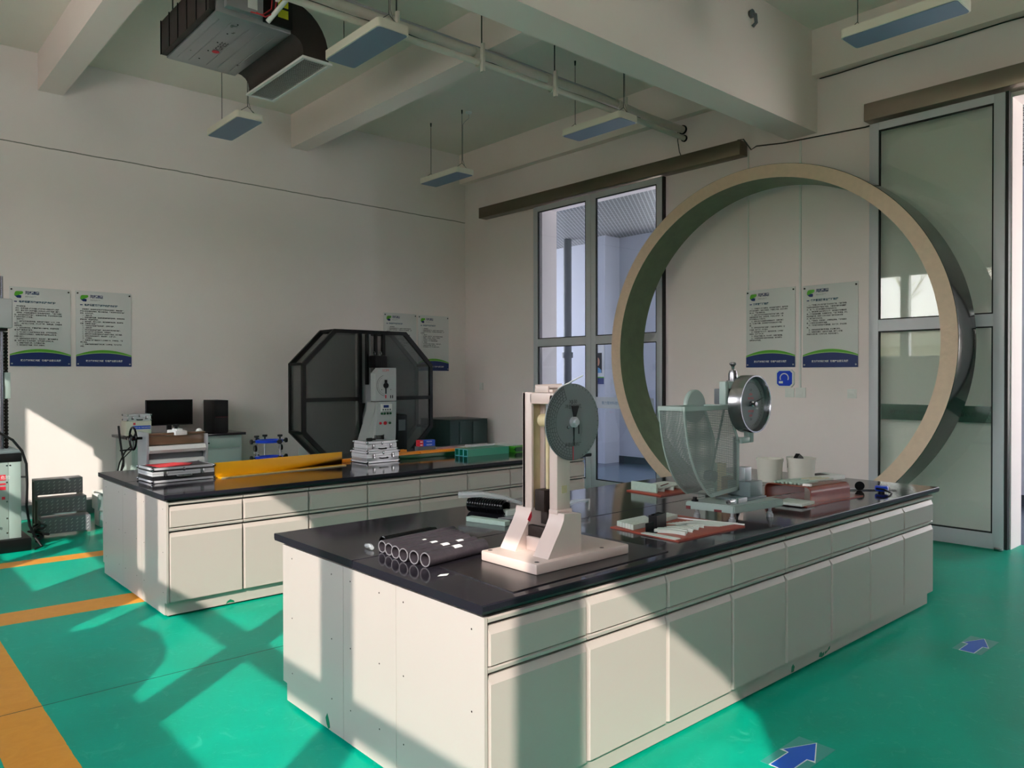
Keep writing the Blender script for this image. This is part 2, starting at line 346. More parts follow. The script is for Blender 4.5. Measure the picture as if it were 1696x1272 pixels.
# ================================================================== ROOM
XW, YW, ZC, XL, YF = 7.85, 9.95, 5.19, -1.55, -6.0
struct('floor', MB().box(XL-.2, XW+.3, YF-.2, YW+.2, -.12, 0), M['floor'])
struct('ceiling', MB().box(XL-.2, XW+.3, YF-.2, YW+.2, ZC, ZC+.2), M['ceil'])
struct('wall_back', MB().box(XL-.2, XW+.3, YW, YW+.2, 0, ZC), M['wall_back'])
def wall_with_openings(name, x0, x1, ylo, yhi, zt, ops, m):
    """wall in a YZ plane; ops = (y0,y1,z0,z1)"""
    mb = MB(); ys = sorted({ylo, yhi, *[o[0] for o in ops], *[o[1] for o in ops]})
    for a, b in zip(ys, ys[1:]):
        hit = [o for o in ops if o[0] <= a+1e-6 and o[1] >= b-1e-6]
        if not hit: mb.box(x0, x1, a, b, 0, zt)
        else:
            o = hit[0]
            if o[2] > 0: mb.box(x0, x1, a, b, 0, o[2])
            if o[3] < zt: mb.box(x0, x1, a, b, o[3], zt)
    return struct(name, mb, m)
WR = wall_with_openings('wall_right', XW, XW+.3, YF, YW, ZC, [(5.95, 8.12, 0, 4.03), (-1.6, 2.11, 0, 4.03)], M['wall'])
WIN = [(-2.15, 3.215, 1), (4.10, 7.40, 2)]
ZS, ZH = 1.93, 3.74
wall_with_openings('wall_left', XL-.22, XL, YF, YW, ZC, [(a, b, ZS, ZH) for a, b, _ in WIN], M['wall'])
# front wall (behind the camera)
mb = MB().box(XL-.2, XW+.3, YF-.2, YF, 0, ZC)
struct('wall_front', mb, M['wall'])
k = 0
MULL = [-3.43, -2.19, -.95, .295, 1.52, 2.79, 5.30, 6.55]
for a, b, idx in WIN:
    k += 1; w_ = sthing('window_%d' % k, (XL-.05, (a+b)/2, ZS))
    mb = MB(); xa, xb = XL-.17, XL-.03
    mb.box(xa, xb, a, a+.05, ZS, ZH); mb.box(xa, xb, b-.05, b, ZS, ZH); mb.box(xa, xb, a+.05, b-.05, ZS, ZS+.05); mb.box(xa, xb, a+.05, b-.05, ZH-.05, ZH)
    for y in MULL:
        if a+.2 < y < b-.2: mb.box(xa, xb, y-.085, y+.085, ZS+.05, ZH-.05)
    mb.box(XL-.13, XL-.07, a+.05, b-.05, 2.485, 2.60)
    struct('window_frame', mb, M['white_frame'], w_)
    struct('glass_pane', MB().box(XL-.103, XL-.097, a+.05, b-.05, ZS+.05, ZH-.05), M['winglass'], w_)
# beams
struct('trim_1', MB().box(XL, XW, 3.91, 4.24, 4.14, ZC), M['beam'])
kk = 2
for x0, x1, y0, y1, zb in ((4.785, 5.035, 4.24, YW, 4.73), (1.76, 2.01, 4.24, YW, 4.775), (4.785, 5.035, YF, 3.91, 4.73), (1.76, 2.01, YF, 3.91, 4.775), (-1.2, -.95, 4.24, YW, 4.775)):
    struct('trim_%d' % kk, MB().box(x0, x1, y0, y1, zb, ZC), M['beam']); kk += 1
for y0, y1 in ((4.24, YW), (YF, 3.91)):
    struct('trim_%d' % kk, MB().box(7.73, XW, y0, y1, 4.715, ZC), M['beam']); kk += 1
struct('baseboard_back', MB().box(XL, XW, YW-.012, YW, 0, .10), M['base_dark'])

# ---- corridor behind the right wall
mb = MB(); CWN = [(-5.5, -3.4), (.5, 1.8), (4.2, 5.0), (7.45, 8.15)]; ys = sorted([-6.5, 13.5]+[v for a in CWN for v in a])
for a, b in zip(ys, ys[1:]):
    if (a, b) in CWN: mb.box(10.7, 10.9, a, b, 0, .95); mb.box(10.7, 10.9, a, b, 3.6, 5)
    else: mb.box(10.7, 10.9, a, b, 0, 5)
struct('wall_corridor', mb, M['corr_wall'])
for a, b in CWN:
    struct('window_%d' % (3+CWN.index((a, b))), MB().box(10.75, 10.8, a, a+.06, .95, 3.6).box(10.75, 10.8, b-.06, b, .95, 3.6).box(10.75, 10.8, (a+b)/2-.03, (a+b)/2+.03, .95, 3.6).box(10.75, 10.8, a+.06, b-.06, .95, 1.0).box(10.75, 10.8, a+.06, b-.06, 3.55, 3.6).box(10.75, 10.8, a+.06, b-.06, 2.1, 2.15), M['white_frame'])
struct('floor_corridor', MB().box(XW+.3, 10.9, -6.5, 13.5, -.12, 0), M['tile_dark'])
struct('ceiling_corridor', MB().box(XW+.3, 10.7, -6.5, 13.5, 4.07, 4.12), M['ceil_mesh'])
struct('wall_corridor_side', MB().box(XW+.31, XW+.33, -6.5, -1.7, 0, 4.07).box(XW+.31, XW+.33, 2.2, 5.86, 0, 4.07).box(XW+.31, XW+.33, 8.2, 13.5, 0, 4.07), M['corr_wall'])
struct('baseboard_corridor', MB().box(10.685, 10.7, -6.5, 13.5, 0, .12), M['base_dark'])
struct('trim_%d' % kk, MB().box(10.3, 10.7, 9.05, 9.4, 0, 4.07), M['corr_wall']); kk += 1   # pier on the corridor wall
tag(obj('drain_pipe', MB().cyl((10.1, 9.78, 0), (10.1, 9.78, 4.07), .075).cyl((10.1, 9.78, 1.9), (10.1, 9.78, 2.0), .1), M['gray_d']), 'dark grey vertical pipe standing in the corridor behind the glass door', 'pipe')
tag(obj('fire_cabinet', MB().box(9.55, 9.75, 9.75, 10.05, 0, 1.95, .01), mat('maroon_paint', rgb(110, 28, 44), .4)), 'maroon upright cabinet in the corridor behind the left door leaf', 'cabinet')

# ---- sliding doors
def door(n, y0, y1, x0, x1, glass, gas):
    """one sliding leaf between y0<y1"""
    s = sthing('door_%d' % n, (x0, (y0+y1)/2, 0)); st = .09
    mb = MB()
    mb.box(x0, x1, y0, y0+st, .012, 4.045, .004); mb.box(x0, x1, y1-st, y1, .012, 4.045, .004)
    for a, b in ((.012, .15), (1.995, 2.105), (3.97, 4.045)): mb.box(x0+.002, x1-.002, y0+st, y1-st, a, b)
    struct('door_frame', mb, M['alu'], s)
    mb = MB(); g = .012
    for a, b in ((.15, 1.995), (2.105, 3.97)):
        mb.box(x0+.004, x0+.03, y0+st, y0+st+g, a, b); mb.box(x0+.004, x0+.03, y1-st-g, y1-st, a, b)
        mb.box(x0+.004, x0+.03, y0+st+g, y1-st-g, a, a+g); mb.box(x0+.004, x0+.03, y0+st+g, y1-st-g, b-g, b)
    struct('gasket', mb, M['dark_gasket'], s)
    struct('glass_pane', MB().box(x0+.016, x0+.022, y0+st+g, y1-st-g, .15+g, 1.995-g).box(x0+.016, x0+.022, y0+st+g, y1-st-g, 2.105+g, 3.97-g), glass, s)
    return s
d1 = door(1, 7.07, 8.205, 7.75, 7.79, M['clear'], 0)
d2 = door(2, 5.865, 7.065, 7.75, 7.79, M['clear'], 0)
d3 = door(3, 2.125, 3.30, 7.70, 7.745, M['green_glass'], 0)
struct('edge_seal', MB().box(7.745, 7.80, 5.845, 5.863, .02, 4.045), M['dark_gasket'], d2)
struct('edge_seal', MB().box(7.70, 7.76, 2.098, 2.123, .02, 4.045), M['dark_gasket'], d3)
struct('floor_guide', MB().box(7.69, 7.77, 2.14, 2.20, 0, .03, .005), M['mirror'], d3)
BAND = '致力管材科技创新 引领产业服务发展'
for dd, y0, y1, x, mcol, tcol, mir in ((d2, 5.97, 6.96, 7.789, mixtrans('white_frosted_band', rgb(225, 230, 240), .5), M['teal_ink'], False), (d1, 7.17, 8.11, 7.789, MT['white_frosted_band'], M['teal_ink'], False), (d3, 2.23, 3.19, 7.7235, mixtrans('dark_frosted_band', rgb(70, 104, 92), .55), M['ink'], True)):
    struct('frosted_band', MB().box(x-.0665 if not mir else x, (x-.0665 if not mir else x)+.001, y0, y1, 1.13, 1.28), mcol, dd)
    mtx = frame_yz((x-.069) if not mir else x-.002, y1-.12, 1.185)
    if mir: mtx = frame_yz(x-.002, y0+.12, 1.185) @ Matrix.Scale(-1, 4, (1, 0, 0))
    t_ = put_text('band_text', BAND, .047, mtx, tcol, dd, spacing=.98)
# jamb lining of the openings
tag(obj('door_track_cover', MB().box(7.69, 7.85, 4.74, 9.40, 4.065, 4.23, .004), M['bronze_trim']), 'long brown steel track cover above the clear glass doors', 'door track')
tag(obj('door_track_cover', MB().box(7.64, 7.85, -1.9, 3.33, 4.07, 4.24, .004), M['steel_trim']), 'brushed steel track cover above the green glass door', 'door track')
# hillside and bare trees beyond the windows
mb = MB()
pts = [(-1.77, -40, -.2), (-1.77, 50, -.2)]
prof = [(-1.77, -.2), (-9, -.2), (-13, .8), (-18, 2.8), (-23, 4.0), (-40, 4.6)]
for (xa, za), (xb, zb) in zip(prof, prof[1:]): mb.face([(xa, -40, za), (xa, 50, za), (xb, 50, zb), (xb, -40, zb)])
struct('ground_outside', mb, M['soil'])
struct('bounce_slab_outside', MB().box(-10.5, XL-.23, -30, 40, -.19, -.05), mat('pale_bounce_surface', rgb(232, 220, 200), .9, var=.05, vscale=.6))  # unseen pale slab added to bounce sunlight up onto the ceiling
def bare_tree(x, y, z, h, seed, label):
    rnd = random.Random(seed); mb = MB()
    def br(p, d, L, r, lev):
        q = [p]
        for i in range(4):
            d = (d+Vector((rnd.uniform(-.25, .25), rnd.uniform(-.25, .25), rnd.uniform(-.05, .2)))).normalized(); q.append(q[-1]+d*L/4)
        mb.tube(q, r, 5, r*.45, cap=False)
        if lev:
            for _ in range(5 if lev > 1 else 4):
                t = rnd.randint(1, 4); dd = (d+Vector((rnd.uniform(-1, 1), rnd.uniform(-1, 1), rnd.uniform(-.1, .8)))*.8).normalized(); br(q[t], dd, L*.62, r*.5, lev-1)
    br(Vector((x, y, z)), Vector((0, 0, 1)), h*.5, .055, 3)
    tag(obj('bare_tree', mb, M['bark'], smooth=0), label, 'tree', 'bare trees outside the windows')
for i in range(11): bare_tree(-15.2-2.6*(i % 3), -8+2.7*i, (1.4, 2.6, 3.3)[i % 3], 5.2, i, '%s bare pale-branched tree on the slope outside, counted along the windows' % ORD[i])

# ================================================================== things on the walls
LOGO_G = [(.004, .006), (.002, .022), (.010, .048), (.024, .056), (.078, .058), (.086, .05), (.084, .034), (.07, .024), (.04, .014), (.02, .006)]
LOGO_B = [(.002, .02), (.03, .004), (.066, .003), (.07, .026), (.05, .024), (.02, .008), (.004, .03)]
def poster(name, label, x, y, z, right, title, body, group):
    """panel .595 x .88; (x,y,z) = its lower left corner seen from the room"""
    rz = -PI/2 if right else 0
    t = thing(name, label, 'poster', (x, y, z), rz, group); W, Hh = .595, .88
    L = lambda n, mb, m, p=t: obj(n, mb, m, p, world=False)
    L('panel', MB().box(0, W, -.012, -.004, 0, Hh, .002), M['acrylic'])
    def arc(z0, z1, zc0, zc1, y0, y1, m, n):
        P = []; S = 20
        for i in range(S+1): u = i/S; P.append((u*W, z0+(zc0-z0)*(1-(2*u-1)**2)))
        for i in range(S, -1, -1): u = i/S; P.append((u*W, z1+(zc1-z1)*(1-(2*u-1)**2)))
        return L(n, MB().prism(P, 'y', y0, y1), m)
    arc(0.002, .118, .002, .158, -.0136, -.0121, M['navy'], 'blue_footer')
    arc(.118, .126, .158, .166, -.0138, -.0121, M['leaf_l'], 'pale_green_arc')
    arc(.126, .134, .166, .195, -.0140, -.0121, M['leaf'], 'green_arc')
    L('logo_leaf', MB().prism([(a+.045, b+.775) for a, b in LOGO_G], 'y', -.0138, -.0121), M['leaf'])
    L('logo_base', MB().prism([(a+.055, b+.752) for a, b in ((-.008, .045), (-.006, .03), (.02, .006), (.052, .004), (.058, .012), (.058, .034), (.03, .04), (.0, .05))], 'y', -.0136, -.0121), M['navy'])
    def T(n, s, size, px, pz, m, sp=1., ln=1., al='LEFT', rs=2, bo=.0):
        mb = MB().add(text_mesh(s, size, al, sp, ln, rs, 0, bo), Matrix.Translation((px, -.0142, pz)) @ Matrix.Rotation(PI/2, 4, 'X')); return obj(n, mb, m, t, world=False, smooth=0)
    T('header_text', '河北省管道材料\n产业技术研究院', .020, .15, .82, M['navy'], .93, .95, bo=.0007)
    T('header_caption', 'HEBEI INSTITUTE OF PIPE MATERIAL\nINDUSTRY TECHNOLOGY', .0075, .15, .777, M['grey_ink'], .9, 1.1)
    L('title_bar', MB().box(.045, .072, -.0136, -.0121, .712, .722), M['navy'])
    T('title_text', title, .0265, .088, .708, M['teal_ink'], 1.08, bo=.0009)
    T('body_text', body, .0163, .045, .662, M['ink'], 1.1, 1.47, rs=1, bo=.0005)
    T('footer_text', '致力管材科技创新  引领产业服务发展', .024, .298, .058, M['white'], .98, 1., 'CENTER', bo=.0006)
    for bx, bz in ((.02, .03), (W-.02, .03), (.02, Hh-.03), (W-.02, Hh-.03)):
        L('standoff_bolt', MB().lathe((bx, 0, bz), (0, -1, 0), [(0, -.0001), (.009, 0), (.009, .019), (.006, .021), (0, .021)], 12), M['ink'] if bz > .5 else M['steel_b'])
    return t
BA = ['    开机前检查', '  开机：接通电源→打开电脑→打开软件→连接主机→选择', '  关机：退出软件→关闭电脑→关闭主机→切断电源→清理。', '    试验前，应检查油源各阀门和夹具是否完好，严禁超负荷使', '用。启动油泵后空载运行，检查有无异响，确认正常后方可进', '行试验操作和数据采集。', '    试验步骤：', '    1、选择相应的试验夹具，装夹试样应居中（上下，对称', '夹紧），试样的上下端面，应保持平整，不得偏斜，以免影响', '试验结果。', '    2、点击试验开始，缓慢加载到“0”位附近，然后按规定', '速“加载”直至试样破坏。', '    3、输入试样尺寸及编号并核对无误，方可开始试验。', '    4、试验中应注意观察，如遇异常应立即停止并报告', '负责人处理。', '    5、试验完成后按“返回”键，取出试样，清理夹具和台', '面，并按“停止”键关闭油泵，记录试验数据并保存。', '    6、设备应定期保养，保持清洁干燥。', '    7、关机后切断电源，做好使用登记。']
BB = ['    适用范围：本试验机适用于管材和板材的压缩、弯曲试验等。', '操作人员必须经过培训，熟悉设备性能，严格遵守操作规程进行', '操作，并做好记录。', '    一、准备工作', '    1、检查电源和油源，检查各连接部位是否牢固，检查各限位', '是否正常，夹具是否完好。', '    2、启动油泵，预热十分钟，观察油压是否正常，有无漏油', '现象，不得带故障运行。', '    3、严格按照标准要求装夹试样，调整好间距。', '    二、试验过程', '    1、按照标准设定加载速度，启动试验程序并观察曲线。', '    2、输入试样参数后开始试验，不得离开。', '    3、试验过程中如遇紧急情况应立即按下急停，切断电源。', '    4、试验结束后及时卸载，取出试样，保存数据。', '    三、注意事项', '    1、设备运行时严禁将手伸入工作区域内，注意安全，穿戴', '劳保用品。', '    2、设备应定期校准和维护保养，保持整洁，做好记录并', '存档。']
BC = ['    一、试验前检查', '    1、检查设备安放是否平稳，检查摆锤和刻度盘是否归零。', '    2、检查防护网是否完好，操作时无关人员远离设备，保持', '安全距离。', '    二、试验步骤', '    1、接通电源，按取摆按钮，将摆锤抬起至规定的位置。', '    2、放置试样，缺口居中，背向摆锤，注意安全。', '    3、按冲击按钮，记录冲击吸收能量数值。', '    4、按放摆按钮，摆锤缓慢回到铅垂位置。', '    三、注意事项', '    1、摆锤摆动时严禁进入防护网内，严禁空打砧座。', '    2、试验结束后关闭电源，清理现场。', '    3、定期检查校准，做好维护保养及使用记录。']
BD = ['    一、实验室应保持环境整洁，试验设备摆放整齐，温度和湿', '度符合标准要求，试验人员进出，应更换工作服，无关人员不', '得入内，严禁吸烟和饮食。', '    二、试验人员应按照标准和操作规程进行试验，认真', '检查设备的运行状态，如有异常，应及时上报处理，温', '度应控制在23±2℃范围内。', '    三、试验人员应认真填写试验原始记录，不得随意涂', '改，数据真实可靠，如有错误应按规定更正并签字盖', '章。', '    四、试验完成后应将样品清理，仪器归位摆放整齐，切', '断电源，关好门窗，做好登记。', '    五、仪器设备应专人保管，定期检定校准，保持良好', '的状态，做好维护保养。', '    六、危险品应妥善保存，专人专管，不得随意放置。', '    七、实验室配备消防设施并定期检查，发现问题及', '时整改并记录存档。']
BE = ['    一、实验室工作人员应进行防火安全教育，了解实验室', '可能发生的危险和应急处理措施，了解消防器材的位置和', '水、电、气、阀门的位置及正确的关闭方法。', '    二、易燃易爆物品必须专人保管，消防器材应放置在明', '显、便于取用的位置，不得挪作他用，严禁堵塞通道，确保', '安全通道畅通，定期对工作人员进行消防安全知识培', '训，熟悉各种灭火方法。', '    三、严禁私拉、乱接电线，注意安全用电，维护电器设', '备，使用完毕后必须切断电源。', '    四、下班前应关闭各种仪器电源，关好门窗，确认无隐', '患。', '    五、定期检查消防器材和通道，防止事故发生。', '    六、如遇火灾事故，立即切断电源，拨打119报警', '并组织人员撤离，保护好现场，配合有关部门。']
j = '\n'.join
PG = 'rule posters on the walls'
poster('rule_poster', 'white rule poster on the back wall nearest the tall testing machine', 1.472, YW, 1.678, False, '电液伺服万能试验机操作规程', j(BA), PG)
poster('rule_poster', 'white rule poster on the back wall, second from the left, above the metal steps', 2.12, YW, 1.68, False, '电液伺服万能试验机操作规程', j(BB), PG)
poster('rule_poster', 'white rule poster mostly hidden behind the top of the black octagonal cage', 6.27, YW, 1.655, False, '冲击试验机操作规程', j(BC), PG)
poster('rule_poster', 'white rule poster next to the room corner, right of the black octagonal cage', 6.90, YW, 1.65, False, '冲击试验机操作规程', j(BC), PG)
poster('rule_poster', 'white rule poster framed by the ring, above the blue octagonal plaque', XW, 4.745, 1.652, True, '力学室管理制度', j(BD), PG)
poster('rule_poster', 'white rule poster framed by the ring, the one nearer the green glass door', XW, 4.062, 1.645, True, '实验室消防安全管理制度', j(BE), PG)
# corridor portrait poster
t = thing('portrait_poster', 'white corridor poster with a small portrait photo seen through the door glass', 'poster', (10.3, 9.36, 1.42), -PI/2)
o_ = lambda n, mb, m: obj(n, mb, m, t, world=False)
o_('panel', MB().box(0, .30, -.012, -.002, 0, .72), M['acrylic']); o_('blue_footer', MB().box(0, .3, -.0135, -.0121, .0, .11), M['navy']); o_('green_arc', MB().box(0, .3, -.0138, -.0121, .11, .13), M['leaf'])
o_('photo', MB().box(.06, .25, -.0135, -.0121, .2, .56), M['ink'])
o_('printed_shirt', MB().prism([(.07, .2), (.09, .27), (.14, .3), (.19, .29), (.235, .25), (.24, .2)], 'y', -.0145, -.0136), M['mid_blue'])
o_('printed_head', MB().prism([(.155+.042*math.cos(a*PI/10), .40+.075*math.sin(a*PI/10)) for a in range(20)], 'y', -.0150, -.0136), M['skin'])

# blue octagonal plaque with drawing of a gauge
def octo(cy, cz, ry, rz_, c): return [(cy+a*ry, cz+b*rz_) for a, b in ((-1, -1+c), (-1, 1-c), (-1+c, 1), (1-c, 1), (1, 1-c), (1, -1+c), (1-c, -1), (-1+c, -1))]
t = thing('gauge_plaque', 'blue octagonal plaque with white arc drawing under the posters', 'plaque', (XW, 4.263, 1.53), 0)
obj('frame', MB().prism(octo(4.263, 1.53, .105, .098, .32), 'x', XW-.03, XW), M['white'], t)
obj('blue_panel', MB().prism(octo(4.263, 1.53, .088, .082, .30), 'x', XW-.034, XW-.029), M['blue'], t)
obj('arc_symbol', MB().tube([(XW-.037, 4.263+.048*math.cos(a), 1.535+.048*math.sin(a)) for a in [PI*(-.15+1.3*i/16) for i in range(17)]], .006, 6).box(XW-.04, XW-.033, 4.28, 4.325, 1.475, 1.50), M['paper'], t)
def socket(name, label, x, y, z, w, h, right, toggles=1):
    t = thing(name, label, 'switch' if toggles else 'socket', (x, y, z), -PI/2 if right else 0)
    obj('plate', MB().box(-w/2, w/2, -.012, 0, -h/2, h/2, .003), M['white'], t, world=False)
    obj('rocker' if toggles else 'outlet', MB().box(-w/4, w/4, -.017, -.0121, -h/4, h/4, .002), M['white'], t, world=False)
socket('wall_switch', 'square white switch on the right wall beside the green glass door', XW, 3.53, 1.372, .095, .095, True)
socket('wall_switch', 'white switch box pair at the foot of the wall cable trunking', XW, 4.09, 1.375, .12, .11, True)
socket('wall_socket', 'white socket box left of the switch under the blue plaque', XW, 4.215, 1.372, .105, .1, True, 0)
socket('wall_switch', 'small white switch on the right wall near the room corner', XW, 9.53, 1.40, .09, .12, True)
socket('wall_socket', 'white wall socket partly hidden by the left of the octagonal cage', 4.94, YW, .50, .13, .14, False, 0)
tag(obj('cable_trunking', MB().box(XW-.018, XW, 4.715, 4.727, 2.54, 4.13), M['white']), 'thin vertical cable trunking running down from the track cover end', 'cable trunking')
tag(obj('cable_trunking', MB().box(XW-.02, XW, 4.083, 4.103, 1.43, 4.10), M['white']), 'thin vertical cable trunking between the two posters inside the ring', 'cable trunking')
tag(obj('wall_cable', MB().tube([(XW-.01, 4.9, 4.245), (XW-.10, 4.8, 4.25), (XW-.10, 4.73, 4.245), (XW-.02, 4.68, 4.13), (XW-.01, 4.62, 4.16), (XW-.01, 4.3, 4.12), (XW-.01, 3.9, 4.10), (XW-.01, 3.4, 4.075), (XW-.01, 3.33, 4.08)], .007, 6), M['wire']), 'black cable running along the wall between both track covers', 'cable')
tag(obj('wall_cable', MB().tube([(XW-.008, 3.88, 4.705)]+[(XW-.012, 3.7-.3*i, 4.70+.004*((i*7) % 3)) for i in range(18)], .006, 6), M['wire']), 'thin black cable clipped under the ledge above the green glass door', 'cable')
tag(obj('wall_cable', MB().tube([(7.80, 5.66, 4.60), (7.79, 5.66, 4.45), (7.77, 5.62, 4.30), (7.75, 5.58, 4.235)], .006, 6), M['wire']), 'short black cable dropping from the pipes to the track cover', 'cable')

# ================================================================== ceiling services
def lamp(x, y, label, k_):
    zb, zt = 4.31, 4.375; t = thing('pendant_lamp', label, 'lamp', (x, y, zb), 0, 'pendant lamps under the ceiling')
    L = lambda n, mb, m: obj(n, mb, m, t, world=False)
    L('frame', MB().rbox(-.15, .15, -.44, .44, .004, .075, .035), M['lamp_body'])
    L('diffuser', MB().rbox(-.138, .138, -.428, .428, 0, .0039, .028), M['led_cover'])
    for s in (-1, 1):
        yy = s*.36
        L('hanging_wire', MB().cyl((0, yy, .16), (0, yy, ZC-zb-.03), .0035, seg=6).cyl((0, yy, ZC-zb-.05), (0, yy, ZC-zb), .009, .012, seg=8).tube([(0, yy-.09*s*0-.0, .16), (-.11, yy, .075)], .003, 5).tube([(0, yy, .16), (.11, yy, .075)], .003, 5), M['wire'])
    L('ceiling_rose', MB().lathe((.12, -.36, ZC-zb), (0, 0, -1), [(0, 0), (.045, 0), (.04, .02), (.015, .03), (0, .03)], 16), M['white'])
    L('power_cord', MB().tube([(.12, -.36, ZC-zb-.03), (.11, -.37, ZC-zb-.09), (.03, -.38, ZC-zb-.16), (.006, -.372, ZC-zb-.2), (.006, -.37, .2), (.03, -.38, .12), (.06, -.4, .075)], .0035, 6), M['rope'])
    return t
lamp(3.375, 8.41, 'white pendant lamp near the back wall, hanging below the air conditioner', 0)
lamp(3.375, 5.62, 'white pendant lamp right of the air outlet, beside the ceiling pipes', 1)
lamp(6.45, 8.60, 'small far white pendant lamp near the room corner', 2)
lamp(6.43, 5.74, 'white pendant lamp hanging under the pipe ends near the right wall', 3)
lamp(6.33, 2.45, 'white pendant lamp above the green glass door', 4)

tag(obj('heating_pipe', MB().tube([(-1.5, 5.62, 4.62), (1, 5.62, 4.62), (3, 5.62, 4.60), (5, 5.62, 4.615), (6.6, 5.62, 4.60), (7.2, 5.62, 4.585), (7.86, 5.62, 4.585)], .042, 16), M['pipe_w']), 'thicker upper whitish pipe hung below the ceiling', 'pipe')
tag(obj('heating_pipe', MB().tube([(-1.5, 5.56, 4.49), (3, 5.56, 4.48), (5, 5.56, 4.50), (6.6, 5.57, 4.49), (7.86, 5.6, 4.475)], .03, 14), M['pipe_w']), 'thinner lower whitish pipe hung below the ceiling', 'pipe')
tag(obj('conduit', MB().tube([(-1.5, 5.70, 4.70), (3, 5.70, 4.70), (5, 5.70, 4.71), (6.4, 5.68, 4.69), (7.3, 5.66, 4.63)], .014, 8), M['steel_b']), 'thin grey conduit lying above the ceiling pipes, nearer one', 'conduit')
tag(obj('conduit', MB().tube([(-1.5, 5.75, 4.71), (3, 5.75, 4.715), (5, 5.75, 4.70), (6.4, 5.72, 4.70), (7.35, 5.69, 4.63)], .011, 8), M['steel_b']), 'thin grey conduit lying above the ceiling pipes, farther one', 'conduit')
tag(obj('sagging_cable', MB().tube([(-1.5+.25*i, 5.60+.01*math.sin(i*1.7), 4.553-.022*abs(math.sin(i*.62))) for i in range(35)], .006, 5), M['wire']), 'black cable sagging between the two ceiling pipes', 'cable')
for i, (x, lb) in enumerate(((2.55, 'pipe hanger nearest the air conditioner'), (3.62, 'pipe hanger beside the nearer pendant lamp'), (4.56, 'pipe hanger over the middle of the pipe run'), (5.52, 'pipe hanger beside the far small beam'), (6.62, 'pipe hanger nearest the right wall'))):
    t = thing('pipe_hanger', 'threaded '+lb+', holding both pipes', 'pipe hanger', (x, 5.59, 4.4), 0, 'hangers of the ceiling pipes')
    obj('rod', MB().cyl((x, 5.525, 4.40), (x, 5.525, ZC if abs(x-4.9) > .2 else 4.73), .006, seg=8), M['wire'], t)
    obj('clamp', MB().ring((x, 5.62, 4.605), 'x', .055, .047, -.025, .025, 20).ring((x, 5.56, 4.49), 'x', .042, .034, -.02, .02, 20).box(x-.012, x+.012, 5.49, 5.53, 4.40, 4.66), M['pipe_w'], t)
tag(obj('wall_sleeve', MB().ring((XW, 5.62, 4.585), 'x', .056, .043, -.02, 0, 20), M['blk']), 'black rubber sleeve where the thicker pipe enters the right wall', 'pipe sleeve')
tag(obj('wall_sleeve', MB().ring((XW, 5.60, 4.475), 'x', .042, .031, -.02, 0, 20), M['blk']), 'black rubber sleeve where the thinner pipe enters the right wall', 'pipe sleeve')
# hole in the big beam
t = tag(obj('pipe_stub', MB().lathe((6.52, 3.91, 4.98), (0, -1, 0), [(0, 0), (.035, 0), (.04, .03), (.03, .035), (0, .03)], 16).tube([(6.50, 3.90, 4.99), (6.53, 3.86, 4.96), (6.56, 3.87, 4.90), (6.55, 3.90, 4.87)], .018, 6), M['gray_d']), 'small dark stub poking out of the side of the large beam', 'pipe stub')

# air conditioner
t = thing('air_conditioner', 'grey ducted ceiling air conditioner with logo on its underside', 'air conditioner', (2.62, 6.68, 4.45), 0)
x0, x1, y0, y1, z0, z1 = 2.30, 2.93, 6.08, 7.28, 4.45, 4.74
obj('casing', MB().box(x0, x1, y0, y1, z0, z1, .008), M['galv'], t)
mb = MB()
for xx in (2.36, 2.46, 2.62, 2.72, 2.84): mb.box(xx, xx+.008, y0+.12, y1-.1, z0-.006, z0, .002)
obj('pressed_rib', mb, M['galv'], t)
mb = MB()
for i in range(5): mb.cyl((2.52, 6.2+.22*i, z0-.004), (2.52, 6.2+.22*i, z0), .007, seg=8)
obj('screw', mb, M['dark_gasket'], t)
obj('return_duct', MB().box(2.245, x0, y0+.02, y1-.02, z0+.01, z1+.02, .01), M['ins'], t)
mb = MB()
for i in range(6): mb.box(2.238, 2.2449, y0+.06+.22*i, y0+.075+.22*i, z0+.01, z1+.02)
obj('tape_seam', mb, M['blk'], t)
e = obj('control_box', MB().box(2.36, 2.66, y0-.06, y0-.001, z0+.045, z1-.01, .004), M['galv'], t)
obj('rating_label', MB().box(2.39, 2.47, y0-.062, y0-.0601, z0+.12, z0+.2), M['paper'], e); obj('rating_label', MB().box(2.53, 2.61, y0-.062, y0-.0601, z0+.08, z0+.21), M['paper'], e)
obj('end_cover', MB().box(2.68, x1, y0-.03, y0-.001, z0+.03, z1, .003), M['blk'], t)
for z in (z0+.10, z0+.19): obj('warning_label', MB().box(2.80, 2.89, y0-.0318, y0-.0301, z, z+.07), M['label_y'], t)
obj('drain_pipe', MB().tube([(2.70, y0-.05, z0+.02), (2.76, y0-.16, z0+.12), (2.86, y0-.38, z0+.3), (2.9, 5.66, 4.78)], .02, 12), M['white'], t)
obj('wiring', MB().tube([(2.6, y0-.062, z0+.06), (2.66, y0-.1, z0+.03), (2.74, y0-.1, z0+.09), (2.77, y0-.08, z0+.25)], .006, 6).tube([(2.55, y0-.064, z0+.05), (2.64, y0-.09, z0+.045), (2.72, y0-.08, z0+.12), (2.74, y0-.06, z0+.27)], .005, 6), M['velvet_red'], t)
put_text('logo_text', 'GREE', .085, Matrix(((0, -1, 0, 2.60), (-1, 0, 0, 6.78), (0, 0, -1, z0-.0072), (0, 0, 0, 1))), M['ink'], t, spacing=.95)
obj('logo_disc', MB().cyl((2.575, 6.83, z0-.008), (2.575, 6.83, z0-.0062), .032, seg=20), M['red'], t)
